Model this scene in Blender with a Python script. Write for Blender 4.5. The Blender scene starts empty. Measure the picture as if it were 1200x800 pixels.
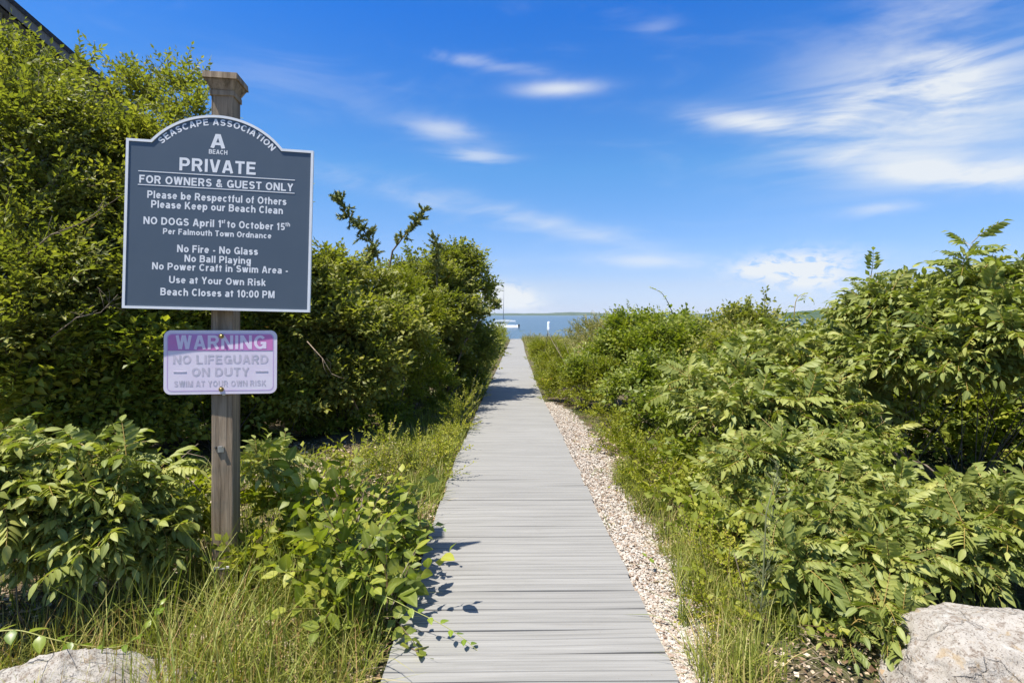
import bpy, math, random
import numpy as np
from mathutils import Vector, Matrix, noise
R = math.radians
rng = np.random.default_rng(7)
random.seed(7)
sc = bpy.context.scene
col = sc.collection

# ------------------------------------------------------------------ camera, sky, sun, exposure
H, F = 1.5, 600.0
cam = bpy.data.objects.new('camera', bpy.data.cameras.new('camera'))
col.objects.link(cam); sc.camera = cam
cam.location = (0, 0, H); cam.rotation_euler = (R(90), 0, 0)
cam.data.sensor_width = 36; cam.data.lens = 18
cam.data.shift_y = -31 / 1200
cam.data.clip_start = .05; cam.data.clip_end = 30000

SUN_DIR = Vector((.37, .23, -1.0)).normalized()
SUN_EL = math.asin(-SUN_DIR.z)
SUN_AZ = math.atan2(-SUN_DIR.x, -SUN_DIR.y)          # compass angle of the sun from +Y towards +X
sun = bpy.data.objects.new('sun', bpy.data.lights.new('sun', 'SUN')); col.objects.link(sun)
sun.data.energy = 4.2; sun.data.angle = R(.53); sun.data.color = (1, .955, .88)
sun.rotation_euler = SUN_DIR.to_track_quat('-Z', 'Y').to_euler()
sc.view_settings.view_transform = 'Standard'; sc.view_settings.look = 'None'
sc.view_settings.exposure = 1.1; sc.view_settings.gamma = 1
sc.cycles.max_bounces = 6; sc.cycles.transparent_max_bounces = 6
sc.cycles.diffuse_bounces = 3; sc.cycles.glossy_bounces = 2; sc.cycles.transmission_bounces = 3

class NT:
    """small helper to write node trees"""
    def __init__(s, tree): s.t = tree; s.n = tree.nodes; s.l = tree.links
    def add(s, typ, **kw):
        n = s.n.new(typ)
        for k, v in kw.items(): setattr(n, k, v)
        return n
    def put(s, sock, v):
        if isinstance(v, bpy.types.NodeSocket): s.l.new(v, sock)
        elif v is not None:
            if hasattr(sock.default_value, '__len__') and not hasattr(v, '__len__'): v = (v,) * len(sock.default_value)
            if hasattr(v, '__len__') and len(v) == 3 and len(sock.default_value) == 4: v = (*v, 1)
            sock.default_value = v
    def m(s, op, a, b=None, c=None, clamp=False):
        n = s.add('ShaderNodeMath', operation=op, use_clamp=clamp)
        for i, v in enumerate((a, b, c)): s.put(n.inputs[i], v) if v is not None else None
        return n.outputs[0]
    def vm(s, op, a, b=None):
        n = s.add('ShaderNodeVectorMath', operation=op)
        s.put(n.inputs[0], a); s.put(n.inputs[1], b)
        return n.outputs[0]
    def mix(s, f, a, b, blend='MIX'):
        n = s.add('ShaderNodeMix', data_type='RGBA', blend_type=blend)
        s.put(n.inputs[0], f); s.put(n.inputs[6], a); s.put(n.inputs[7], b)
        return n.outputs[2]
    def noise(s, vec, scale, detail=4, rough=.55, dist=0.0):
        n = s.add('ShaderNodeTexNoise')
        s.put(n.inputs['Vector'], vec); s.put(n.inputs['Scale'], scale); s.put(n.inputs['Detail'], detail)
        s.put(n.inputs['Roughness'], rough); s.put(n.inputs['Distortion'], dist)
        return n.outputs['Fac']
    def ramp(s, f, stops):
        n = s.add('ShaderNodeValToRGB'); e = n.color_ramp.elements
        while len(e) < len(stops): e.new(.5)
        for i, (p, c) in enumerate(stops):
            e[i].position = p; e[i].color = (*c, 1) if hasattr(c, '__len__') else (c, c, c, 1)
        s.put(n.inputs[0], f)
        return n.outputs[0]
    def rng(s, v, a, b, c=0.0, d=1.0, smooth=True):
        n = s.add('ShaderNodeMapRange', interpolation_type='SMOOTHSTEP' if smooth else 'LINEAR')
        for i, q in enumerate((v, a, b, c, d)): s.put(n.inputs[i], q)
        return n.outputs[0]
    def comb(s, x, y, z=0.0):
        n = s.add('ShaderNodeCombineXYZ')
        for i, v in enumerate((x, y, z)): s.put(n.inputs[i], v)
        return n.outputs[0]
    def sep(s, v):
        n = s.add('ShaderNodeSeparateXYZ'); s.put(n.inputs[0], v)
        return n.outputs

# ---- world: Nishita sky with thin cirrus and two low cumulus
world = bpy.data.worlds.new('World'); sc.world = world; world.use_nodes = True
w = NT(world.node_tree); w.n.clear()
out = w.add('ShaderNodeOutputWorld'); bg = w.add('ShaderNodeBackground'); w.l.new(bg.outputs[0], out.inputs[0])
sky = w.add('ShaderNodeTexSky', sky_type='NISHITA', sun_disc=False)
sky.sun_elevation = SUN_EL; sky.sun_rotation = SUN_AZ
sky.air_density = 1.0; sky.dust_density = .3; sky.ozone_density = 3.2; sky.altitude = 0
d = w.add('ShaderNodeTexCoord').outputs['Generated']
dx, dy, dz = w.sep(d)
AZ = w.m('MULTIPLY', w.m('ARCTAN2', dx, dy), 57.2958)
EL = w.m('MULTIPLY', w.m('ARCSINE', dz), 57.2958)
# richer blue away from the horizon
skyc = w.mix(1.0, sky.outputs[0], w.ramp(w.rng(EL, 0.0, 80.0, smooth=False),
        [(.0, (.50, .62, 1.04)), (.04, (.585, .61, .84)), (.195, (.41, .74, .99)), (.38, (.15, .60, 1.2)), (.55, (.35, .72, 1.15)), (.8, (.75, .92, 1.1))]), 'MULTIPLY')
def azel(px, py):
    x, z = (px - 600) / F, (369 - py) / F
    return math.degrees(math.atan2(x, 1)), math.degrees(math.atan2(z, math.hypot(x, 1)))
uv = w.comb(AZ, EL, 0.0)
def streak(rot, sx, sy, scale, detail=6, dist=1.2, seed=0.0):
    mp = w.add('ShaderNodeMapping'); w.put(mp.inputs['Vector'], uv)
    mp.inputs['Rotation'].default_value = (0, 0, R(rot)); mp.inputs['Scale'].default_value = (sx, sy, 1)
    mp.inputs['Location'].default_value = (seed, seed * 1.7, seed)
    return w.noise(mp.outputs[0], scale, detail, .58, dist)
def fibre(rot, seed):
    a_ = streak(rot, .05, .19, 1.0, seed=seed); b_ = streak(rot + 6, .12, .50, 1.0, 8, 1.4, seed + 2)
    return w.m('ADD', w.m('MULTIPLY', a_, .8), w.m('MULTIPLY', b_, .2))
fine = fibre(-8, 3.1)
fine2 = fibre(20, 9.3)
puff = streak(0, .62, 1.15, 1.0, 8, .5, seed=5.0)
cloud = None
def blob(px, py, rx, ry, rot, amp, nz, lo=.35, hi=.7):
    """a soft ellipse of cloud; rx, ry in photo pixels, turned into degrees"""
    global cloud
    a, e = azel(px, py)
    ex = abs(azel(px + rx, py)[0] - a); ey = abs(azel(px, py - ry)[1] - e)
    X = w.m('SUBTRACT', AZ, a); Y = w.m('SUBTRACT', EL, e)
    c, s_ = math.cos(R(rot)), math.sin(R(rot))
    u = w.m('DIVIDE', w.m('ADD', w.m('MULTIPLY', X, c), w.m('MULTIPLY', Y, s_)), ex)
    v = w.m('DIVIDE', w.m('SUBTRACT', w.m('MULTIPLY', Y, c), w.m('MULTIPLY', X, s_)), ey)
    r2 = w.m('ADD', w.m('MULTIPLY', u, u), w.m('MULTIPLY', v, v))
    g = w.m('EXPONENT', w.m('MULTIPLY', r2, -1.0))
    q = w.m('MULTIPLY', w.m('MULTIPLY', g, w.rng(w.m('ADD', nz, w.m('MULTIPLY', g, .12)), lo + .06, hi)), amp)
    cloud = q if cloud is None else w.m('ADD', cloud, q)
for b in [(1060, 120, 200, 55, 12, .65, fine2), (1110, 85, 60, 45, -35, .6, fine2), (880, 143, 80, 14, -12, .95, fine2, .25, .6),
          (1000, 128, 90, 22, 14, .45, fine2), (1120, 160, 190, 50, 14, .72, fine2, .2, .7), (1110, 205, 110, 16, -12, .9, fine, .25, .6),
          (1185, 200, 60, 20, 5, .6, fine, .3, .6), (980, 185, 70, 12, 4, .5, fine), (1040, 244, 60, 9, 2, .5, fine),
          (655, 104, 48, 9, 0, .85, fine, .25, .6), (520, 152, 46, 12, -3, .62, fine, .3, .65), (560, 183, 40, 10, -3, .6, fine, .3, .6),
          (560, 73, 90, 9, -6, .35, fine), (770, 33, 30, 10, 0, .2, fine), (640, 262, 150, 14, -14, .55, fine, .3, .7), (480, 232, 120, 16, -14, .3, fine),
          (760, 306, 80, 9, -4, .6, fine, .3, .6), (604, 351, 30, 12, -6, 1.35, puff, .30, .54), (580, 345, 30, 12, 0, 1.2, puff, .30, .54),
          (930, 312, 66, 16, 2, 1.25, puff, .36, .60), (950, 328, 44, 13, 0, 1.0, puff, .36, .62), (880, 316, 22, 8, 0, .6, puff, .3, .55),
          (1040, 60, 180, 70, 20, .4, fine2, .3, .7), (330, 100, 120, 40, 0, .12, fine)]: blob(*b)
gen = w.m('ADD', w.m('MULTIPLY', w.rng(fine, .5, .8), .10), w.m('MULTIPLY', w.m('MULTIPLY', w.rng(fine2, .42, .66), w.rng(EL, 32.0, 46.0)), .55))  # faint cirrus, plus unseen cloud added above the view to whiten the fill
cl = w.m('MINIMUM', w.m('ADD', cloud, gen), 1.0, clamp=True)
skyc = w.mix(w.m('MULTIPLY', cl, .90), skyc, (4.75, 4.95, 5.1))
w.put(bg.inputs[0], skyc); bg.inputs[1].default_value = .085

# ------------------------------------------------------------------ helpers
def P(px, py, Y):
    """world point seen at photo pixel (px, py) at distance Y ahead"""
    return np.array(((px - 600) * Y / F, Y, H + (369 - py) * Y / F))
def tag(o, label=None, cat=None, group=None, kind=None):
    if label: o['label'] = label
    if cat: o['category'] = cat
    if group: o['group'] = group
    if kind: o['kind'] = kind
    return o
def link(o, parent=None):
    col.objects.link(o)
    if parent is not None: o.parent = parent
    return o
def empty(name, loc=(0, 0, 0), rot=(0, 0, 0)):
    o = bpy.data.objects.new(name, None); o.location = loc; o.rotation_euler = rot
    return link(o)
ZY = [(-400, 0), (5, 0), (7, -.07), (10, -.2), (22, -.55), (40, -.85), (55, -1.16), (61, -1.35), (100, -4.7), (150, -7), (400, -9)]
def zg(x, y):
    b = np.interp(y, [a for a, _ in ZY], [b for _, b in ZY])
    x = np.asarray(x, float); y = np.asarray(y, float)
    off = np.clip((np.abs(x - .05) - .8) / 1.5, 0, 1)
    b = b + off * (.05 * np.sin(x * 2.1 + y * .9) * np.cos(y * 1.7 - x) + .03 * np.sin(x * 5.3) * np.sin(y * 4.1))
    return b

class Buf:
    def __init__(s): s.v = []; s.f = []; s.a = []; s.n = 0
    def add(s, v, f, a=None):
        v = np.asarray(v, float).reshape(-1, 3); f = np.asarray(f, int).reshape(-1, 3)
        if a is None: a = np.zeros((len(v), 4))
        s.v.append(v); s.f.append(f + s.n); s.a.append(np.asarray(a, float).reshape(-1, 4)); s.n += len(v)
    def mesh(s, name, mat, smooth=False):
        me = bpy.data.meshes.new(name)
        if s.n:
            v = np.concatenate(s.v).astype(np.float32); f = np.concatenate(s.f).astype(np.int32); a = np.concatenate(s.a).astype(np.float32)
            me.vertices.add(len(v)); me.vertices.foreach_set('co', v.ravel())
            me.loops.add(f.size); me.loops.foreach_set('vertex_index', f.ravel())
            me.polygons.add(len(f)); me.polygons.foreach_set('loop_start', np.arange(0, f.size, 3, dtype=np.int32))
            at = me.attributes.new('tint', 'FLOAT_COLOR', 'POINT'); at.data.foreach_set('color', a.ravel())
            me.update(calc_edges=True)
            me.polygons.foreach_set('use_smooth', np.full(len(f), bool(smooth)))
        if mat: me.materials.append(mat)
        return me
    def build(s, name, mat, parent=None, smooth=False, kind=None):
        o = link(bpy.data.objects.new(name, s.mesh(name, mat, smooth)), parent)
        if kind: o['kind'] = kind
        return o
def inst(buf, T, M, rnd):
    """copies of template T = (verts, tris, attr) under the 4x4 matrices M; rnd fills the first tint channel"""
    v, f, a = T; k = len(M); n = len(v)
    if k == 0: return
    V = np.einsum('kij,nj->kni', M[:, :3, :3], v) + M[:, None, :3, 3]
    Fc = f[None] + (np.arange(k) * n)[:, None, None]
    A = np.broadcast_to(a, (k, n, 4)).copy(); A[:, :, 0] = rnd[:, None]
    buf.add(V, Fc, A)
def tube(buf, pts, radii, sides=6, a=(0, 0, 1, 1), cap=True):
    pts = [np.asarray(p, float) for p in pts]; n = len(pts); V = []; up = np.array((.13, .27, .95))
    for i, p in enumerate(pts):
        t = pts[min(i + 1, n - 1)] - pts[max(i - 1, 0)]; t /= (np.linalg.norm(t) + 1e-9)
        s_ = np.cross(t, up); ls = np.linalg.norm(s_)
        s_ = np.array((1., 0, 0)) if ls < 1e-3 else s_ / ls
        u = np.cross(s_, t)
        for k in range(sides):
            an = 2 * math.pi * k / sides
            V.append(p + radii[i] * (math.cos(an) * s_ + math.sin(an) * u))
    Fc = []
    for i in range(n - 1):
        for k in range(sides):
            a0 = i * sides + k; b0 = i * sides + (k + 1) % sides
            Fc += [(a0, b0, b0 + sides), (a0, b0 + sides, a0 + sides)]
    if cap:
        for k in range(1, sides - 1): Fc += [(0, k + 1, k), ((n - 1) * sides, (n - 1) * sides + k, (n - 1) * sides + k + 1)]
    buf.add(V, Fc, np.tile(a, (len(V), 1)))
def boxb(buf, c, s, rot=None, a=(0, 0, 0, 1)):
    v = np.array([(x, y, z) for x in (-.5, .5) for y in (-.5, .5) for z in (-.5, .5)]) * s
    if rot is not None: v = v @ np.array(rot).T
    f = [(0, 1, 3), (0, 3, 2), (4, 6, 7), (4, 7, 5), (0, 4, 5), (0, 5, 1), (2, 3, 7), (2, 7, 6), (0, 2, 6), (0, 6, 4), (1, 5, 7), (1, 7, 3)]
    buf.add(v + np.array(c), f, np.tile(a, (8, 1)))
def prism(buf, pts, y0, y1, a=(0, 0, 0, 1)):
    """outline pts (x, z) counter-clockwise, extruded from y0 (front) to y1; fan about the centre, so it must be star shaped"""
    n = len(pts); c = np.mean(pts, axis=0)
    V = [(x, y0, z) for x, z in pts] + [(x, y1, z) for x, z in pts] + [(c[0], y0, c[1]), (c[0], y1, c[1])]
    Fc = []
    for i in range(n):
        j = (i + 1) % n
        Fc += [(i, j, 2 * n), (j + n, i + n, 2 * n + 1), (i, i + n, j + n), (i, j + n, j)]
    buf.add(V, Fc, np.tile(a, (len(V), 1)))
def bevel(o, wd, seg=2):
    m = o.modifiers.new('bevel', 'BEVEL'); m.width = wd; m.segments = seg; m.limit_method = 'ANGLE'; m.angle_limit = R(40)
    return o

# ------------------------------------------------------------------ materials
def mat(name, rough=.6, base=(.5, .5, .5), spec=.5, metal=0):
    m = bpy.data.materials.new(name); m.use_nodes = True
    t = NT(m.node_tree); b = t.n['Principled BSDF']
    b.inputs['Roughness'].default_value = rough; t.put(b.inputs['Base Color'], base)
    b.inputs['Specular IOR Level'].default_value = spec; b.inputs['Metallic'].default_value = metal
    return m, t, b
def bump(t, b, h, strength=.4, dist=.01):
    n = t.add('ShaderNodeBump'); t.put(n.inputs['Height'], h); n.inputs['Strength'].default_value = strength
    n.inputs['Distance'].default_value = dist; t.l.new(n.outputs[0], b.inputs['Normal'])
def obj_co(t): return t.add('ShaderNodeTexCoord').outputs['Object']
def pos(t): return t.add('ShaderNodeNewGeometry').outputs['Position']
def leaf_mat(name, stops, stem=(.10, .06, .03), trans=.38, rough=.5, spec=.32, rib=.25):
    """stops: leaf colours from the darkest kind to the lightest"""
    m, t, b = mat(name, rough, spec=spec)
    at = t.add('ShaderNodeAttribute', attribute_name='tint'); r, g, s_ = t.sep(at.outputs['Color'])
    ob = t.add('ShaderNodeObjectInfo').outputs['Random']
    f = t.m('ADD', t.m('MULTIPLY', r, .85), t.m('MULTIPLY', t.m('SUBTRACT', ob, .5), .22))
    f = t.m('ADD', f, t.m('MULTIPLY', t.m('SUBTRACT', t.noise(pos(t), 1.7, 2), .5), .55), clamp=True)
    c = t.ramp(f, stops)
    # midrib paler, small flecks
    c = t.mix(t.m('MULTIPLY', t.rng(g, .6, 1.0), rib), c, (.42, .45, .16))
    c = t.mix(t.rng(t.noise(pos(t), 160, 2), .66, .74, 0, .35), c, (.22, .15, .04))
    c = t.mix(t.rng(r, .955, .985, 0, .8), c, (.30, .17, .05))
    c = t.mix(s_, c, stem)
    t.put(b.inputs['Base Color'], c)
    tr = t.add('ShaderNodeBsdfTranslucent')
    t.put(tr.inputs[0], t.mix(1.0, c, (1.35, 1.5, .45), 'MULTIPLY'))
    mx = t.add('ShaderNodeMixShader'); t.put(mx.inputs[0], t.m('MULTIPLY', t.m('SUBTRACT', 1.0, s_), trans))
    t.l.new(b.outputs[0], mx.inputs[1]); t.l.new(tr.outputs[0], mx.inputs[2])
    t.l.new(mx.outputs[0], t.n['Material Output'].inputs[0])
    return m
M_OLIVE = leaf_mat('olive_leaf', [(0, (0.121, 0.140, 0.028)), (.45, (0.242, 0.249, 0.052)), (.8, (0.388, 0.350, 0.079)), (1, (0.582, 0.453, 0.174))])
M_BROAD = leaf_mat('broad_leaf', [(0, (0.105, 0.141, 0.021)), (.45, (0.221, 0.255, 0.035)), (.8, (0.380, 0.372, 0.057)), (1, (0.545, 0.449, 0.081))], rough=.46)
M_SUMAC = leaf_mat('sumac_leaf', [(0, (0.142, 0.177, 0.039)), (.5, (0.265, 0.289, 0.068)), (.85, (0.406, 0.394, 0.106)), (1, (0.609, 0.468, 0.125))], stem=(0.306, 0.215, 0.059), rough=.5, trans=.3)
M_BRIGHT = leaf_mat('bright_leaf', [(0, (0.136, 0.166, 0.014)), (.45, (0.262, 0.275, 0.023)), (.8, (0.374, 0.351, 0.036)), (1, (0.525, 0.409, 0.072))], rough=.5)
M_CEDAR = leaf_mat('cedar_leaf', [(0, (0.121, 0.148, 0.044)), (.6, (0.231, 0.261, 0.071)), (1, (0.438, 0.365, 0.122))], rough=.7, trans=.08, spec=.2)
M_GRASS = leaf_mat('grass_blade', [(0, (0.106, 0.143, 0.020)), (.4, (0.213, 0.242, 0.035)), (.72, (0.341, 0.322, 0.083)), (.86, (0.540, 0.409, 0.176)), (1, (0.710, 0.521, 0.286))], rough=.55, trans=.3, rib=0)
M_DUNE = leaf_mat('dune_grass', [(0, (0.142, 0.161, 0.039)), (.5, (0.284, 0.260, 0.072)), (1, (0.511, 0.372, 0.165))], rough=.6, trans=.25, rib=0)

def bark_mat(name, c0, c1, sc_=(30, 30, 4)):
    m, t, b = mat(name, .85, spec=.2)
    mp = t.add('ShaderNodeMapping'); t.l.new(pos(t), mp.inputs[0]); mp.inputs['Scale'].default_value = sc_
    n = t.noise(mp.outputs[0], 1, 5, .65)
    t.put(b.inputs['Base Color'], t.ramp(n, [(.3, c0), (.7, c1)])); bump(t, b, n, .5, .004)
    return m
M_BARK = bark_mat('grey_bark', (.06, .045, .03), (.22, .18, .13))
M_TWIG = bark_mat('dry_twig', (.10, .07, .045), (.30, .24, .17), (40, 40, 40))

M_WOOD, t, b = mat('weathered_post_wood', .8, spec=.25)
co = obj_co(t); mp = t.add('ShaderNodeMapping'); t.l.new(co, mp.inputs[0]); mp.inputs['Scale'].default_value = (38, 38, 1.6)
g1 = t.noise(mp.outputs[0], 1, 8, .68, .6)
mp2 = t.add('ShaderNodeMapping'); t.l.new(co, mp2.inputs[0]); mp2.inputs['Scale'].default_value = (150, 150, 3)
g2 = t.noise(mp2.outputs[0], 1, 4, .7)
c = t.ramp(g1, [(.28, (.040, .028, .018)), (.40, (.19, .135, .083)), (.62, (.36, .27, .18)), (.8, (.50, .40, .28))])
c = t.mix(t.rng(g2, .6, .72, 0, .6), c, (.07, .05, .035))
c = t.mix(t.rng(t.noise(co, 7, 3), .5, .75, 0, .5), c, (.15, .14, .105))
t.put(b.inputs['Base Color'], c); bump(t, b, t.m('ADD', g1, t.m('MULTIPLY', g2, .5)), .7, .005)

M_BOARD, t, b = mat('grey_deck_board', .62, spec=.3)
co = obj_co(t); mp = t.add('ShaderNodeMapping'); t.l.new(co, mp.inputs[0]); mp.inputs['Scale'].default_value = (1.6, 46, 46)
oi = t.add('ShaderNodeObjectInfo'); t.l.new(t.m('MULTIPLY', oi.outputs['Random'], 40), mp.inputs['Location'])
g1 = t.noise(mp.outputs[0], 1, 5, .6, .3)
wx, wy, wz = t.sep(pos(t))
c = t.ramp(g1, [(.25, (.185, .177, .158)), (.5, (.245, .235, .212)), (.75, (.295, .284, .258))])
c = t.mix(t.rng(oi.outputs['Random'], 0, 1, 0, .30, False), c, (.189, .181, .163))
c = t.mix(t.rng(t.noise(pos(t), 2.3, 5, .7), .55, .8, 0, .30), c, (.146, .133, .112))
c = t.mix(t.rng(t.noise(pos(t), 120, 2), .73, .78, 0, .8), c, (.14, .10, .06))
t.put(b.inputs['Base Color'], c); bump(t, b, g1, .28, .003)

M_GROUND, t, b = mat('sandy_soil', .95, spec=.1)
p = pos(t); n1 = t.noise(p, 1.3, 6, .6); n2 = t.noise(p, 22, 5, .7); n3 = t.noise(p, 95, 3, .7)
px_, py_, pz_ = t.sep(p)
c = t.ramp(n2, [(.25, (.045, .032, .018)), (.5, (.12, .088, .052)), (.75, (.23, .18, .12))])
c = t.mix(t.rng(n1, .42, .62), c, (.07, .085, .025))
c = t.mix(t.rng(n3, .55, .7, 0, .6), c, (.28, .225, .16))
c = t.mix(t.rng(pz_, -3.3, -3.9), c, (.46, .39, .28))
t.put(b.inputs['Base Color'], c); bump(t, b, t.m('ADD', n2, t.m('MULTIPLY', n3, .5)), .8, .03)

M_SHELL, t, b = mat('crushed_shell', .6, spec=.35)
at = t.add('ShaderNodeAttribute', attribute_name='tint'); r = t.sep(at.outputs['Color'])[0]
c = t.ramp(r, [(0, (.077, .047, .026)), (.10, (.172, .112, .069)), (.28, (.284, .202, .146)), (.5, (.344, .275, .211)), (.75, (.404, .353, .292)), (1, (.473, .439, .378))])
t.put(b.inputs['Base Color'], c)
M_SHELLBED, t, b = mat('shell_bed', .95, spec=.1)
n = t.noise(pos(t), 70, 4, .7)
t.put(b.inputs['Base Color'], t.ramp(n, [(.3, (.07, .045, .025)), (.5, (.20, .145, .10)), (.7, (.34, .28, .21))])); bump(t, b, n, .8, .02)
M_LITTER, t, b = mat('dry_litter', .85, spec=.2)
at = t.add('ShaderNodeAttribute', attribute_name='tint'); r = t.sep(at.outputs['Color'])[0]
t.put(b.inputs['Base Color'], t.ramp(r, [(0, (.09, .05, .025)), (.4, (.24, .16, .09)), (.75, (.42, .32, .21)), (1, (.58, .48, .36))]))

M_ROCK, t, b = mat('lichened_granite', .85, spec=.25)
co = obj_co(t); n1 = t.noise(co, 3.2, 8, .62, .4); n2 = t.noise(co, 34, 6, .75); n3 = t.noise(co, 130, 3, .6); n4 = t.noise(co, 7, 5, .65, 1.5)
c = t.ramp(n1, [(.3, (.28, .245, .200)), (.5, (.38, .345, .295)), (.7, (.47, .44, .39))])
c = t.mix(t.rng(n2, .50, .62, 0, .8), c, (.19, .145, .105))
c = t.mix(t.rng(n3, .56, .64, 0, .7), c, (.07, .05, .035))
c = t.mix(t.rng(t.noise(co, 75, 4, .7), .58, .66, 0, .7), c, (.40, .37, .33))
c = t.mix(t.rng(n4, .57, .66, 0, .55), c, (.34, .24, .12))
c = t.mix(t.rng(t.noise(co, 13, 6, .7, .8), .6, .66, 0, .6), c, (.46, .44, .39))
vo = t.add('ShaderNodeTexVoronoi', feature='DISTANCE_TO_EDGE'); t.put(vo.inputs['Vector'], t.vm('ADD', co, t.vm('SCALE', co, None))); vo.inputs['Scale'].default_value = 1.3
nz = t.add('ShaderNodeTexNoise'); t.l.new(co, nz.inputs[0]); nz.inputs['Scale'].default_value = 4; nz.inputs['Detail'].default_value = 6
t.put(vo.inputs['Vector'], t.vm('ADD', co, nz.outputs['Color']))
crack = t.rng(vo.outputs['Distance'], 0.0, .018, 1, 0)
c = t.mix(t.m('MULTIPLY', crack, .3), c, (.10, .075, .055))
t.put(b.inputs['Base Color'], c)
bump(t, b, t.m('SUBTRACT', t.m('ADD', t.m('ADD', n1, t.m('MULTIPLY', n2, .35)), t.m('MULTIPLY', n3, .1)), t.m('MULTIPLY', crack, .22)), .9, .03)

M_SIGN, t, b = mat('slate_blue_panel', .42, spec=.4)
co = obj_co(t)
t.put(b.inputs['Base Color'], t.mix(t.rng(t.noise(co, 5, 5, .6), .35, .7, 0, .35), (.080, .108, .140), (.098, .126, .156)))
bump(t, b, t.noise(co, 60, 3), .05, .001)
M_PAINT, t, b = mat('white_sign_paint', .5)
t.put(b.inputs['Base Color'], t.mix(t.rng(t.noise(obj_co(t), 18, 4), .4, .7, 0, .4), (.83, .83, .82), (.68, .69, .70)))
M_WHITE, t, b = mat('white_gelcoat', .3, (.8, .8, .79))
M_WARN, t, b = mat('faded_white_sheeting', .38, spec=.5)
co = obj_co(t)
t.put(b.inputs['Base Color'], t.mix(t.rng(t.noise(co, 9, 4), .3, .75), (.74, .64, .74), (.79, .72, .78)))
M_PINK, t, b = mat('faded_magenta_print', .38)
t.put(b.inputs['Base Color'], t.mix(t.rng(t.noise(co := obj_co(t), 6, 4), .38, .68), (.62, .20, .46), (.50, .25, .55)))
M_INSET, t, b = mat('faded_mauve_border', .4, (.60, .42, .66))
M_FADED, t, b = mat('faded_grey_letters', .45)
t.put(b.inputs['Base Color'], t.mix(t.rng(t.noise(obj_co(t), 30, 3), .4, .65), (.60, .53, .60), (.46, .44, .50)))
M_PALE, t, b = mat('pale_pink_letters', .45, (.80, .68, .80))
M_BRASS, t, b = mat('tarnished_brass', .35, (.45, .33, .13), metal=1)
M_STEEL, t, b = mat('galvanised_steel', .35, (.6, .62, .64), metal=.9)
M_POLE, t, b = mat('grey_painted_steel', .5, (.22, .23, .25))
M_DARK, t, b = mat('dark_rubber', .5, (.02, .022, .026))
M_GLASS, t, b = mat('tinted_window_glass', .08, (.03, .045, .06))
M_CANVAS, t, b = mat('white_canvas', .7, (.78, .78, .76))
M_ORANGE, t, b = mat('orange_flower', .5, (.75, .16, .03))
M_SHINGLE, t, b = mat('grey_cedar_shingle', .85, spec=.2)
p = pos(t); mp = t.add('ShaderNodeMapping'); t.l.new(p, mp.inputs[0]); mp.inputs['Scale'].default_value = (60, 60, 5)
n = t.noise(mp.outputs[0], 1, 4, .6); oi = t.add('ShaderNodeObjectInfo').outputs['Random']
at = t.add('ShaderNodeAttribute', attribute_name='tint'); r = t.sep(at.outputs['Color'])[0]
c = t.ramp(t.m('ADD', t.m('MULTIPLY', n, .6), t.m('MULTIPLY', t.m('ADD', oi, r), .25)), [(.2, (.13, .12, .115)), (.5, (.24, .23, .225)), (.8, (.36, .35, .34))])
t.put(b.inputs['Base Color'], c); bump(t, b, n, .5, .004)
M_ROOF, t, b = mat('dark_asphalt_shingle', .9)
t.put(b.inputs['Base Color'], t.ramp(t.noise(pos(t), 40, 4), [(.3, (.02, .02, .022)), (.7, (.06, .06, .065))]))
M_SEA, t, b = mat('sea_water', .12, spec=.5)
p = pos(t); mp = t.add('ShaderNodeMapping'); t.l.new(p, mp.inputs[0]); mp.inputs['Scale'].default_value = (.25, .9, 1)
n = t.noise(mp.outputs[0], 1, 5, .65); mp2 = t.add('ShaderNodeMapping'); t.l.new(p, mp2.inputs[0]); mp2.inputs['Scale'].default_value = (.004, .03, 1)
n2 = t.noise(mp2.outputs[0], 1, 4)
t.put(b.inputs['Base Color'], t.mix(t.rng(n2, .35, .65), (.055, .095, .125), (.082, .125, .148)))
b.inputs['Roughness'].default_value = .3; bump(t, b, n, .9, .5)
M_HILL, t, b = mat('far_wooded_shore', .95, spec=.1)
t.put(b.inputs['Base Color'], t.ramp(t.noise(pos(t), .012, 5, .7), [(.3, (.030, .055, .030)), (.6, (.055, .085, .045)), (.8, (.16, .15, .10))]))

# ------------------------------------------------------------------ ground, sea, far shore
def terrain():
    xs = np.unique(np.concatenate([np.linspace(-420, -40, 20), np.linspace(-40, -6, 35), np.arange(-6, 6.01, .1), np.linspace(6, 40, 35), np.linspace(40, 420, 20)]))
    ys = np.unique(np.concatenate([np.linspace(-300, -10, 12), np.linspace(-10, 1, 23), np.arange(1, 14, .1), np.arange(14, 70, .8), np.linspace(70, 170, 26)]))
    X, Y = np.meshgrid(xs, ys); Z = zg(X, Y)
    near = (np.abs(X) < 7) & (Y < 14)
    Z = Z + np.where(near & (np.abs(X - .05) > .75), rng.normal(0, .008, X.shape), 0)
    Z = np.where(np.abs(X - .05) < .62, Z - .03, Z)
    n, m = len(ys), len(xs); i = np.arange((n - 1) * (m - 1)); r_, c_ = i // (m - 1), i % (m - 1); a = r_ * m + c_
    B = Buf(); B.add(np.stack([X, Y, Z], -1).reshape(-1, 3), np.concatenate([np.stack([a, a + 1, a + m + 1], 1), np.stack([a, a + m + 1, a + m], 1)]))
    tag(B.build('ground', M_GROUND, smooth=True), 'sandy soil with green patches under the shrubs, falling to the shore', kind='structure')
terrain()
B = Buf(); B.add([(-14000, 66, -4), (14000, 66, -4), (14000, 14000, -4), (-14000, 14000, -4)], [(0, 1, 2), (0, 2, 3)])
tag(B.build('sea', M_SEA), 'blue grey sea with small ripples beyond the dune grass', kind='structure')
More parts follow.
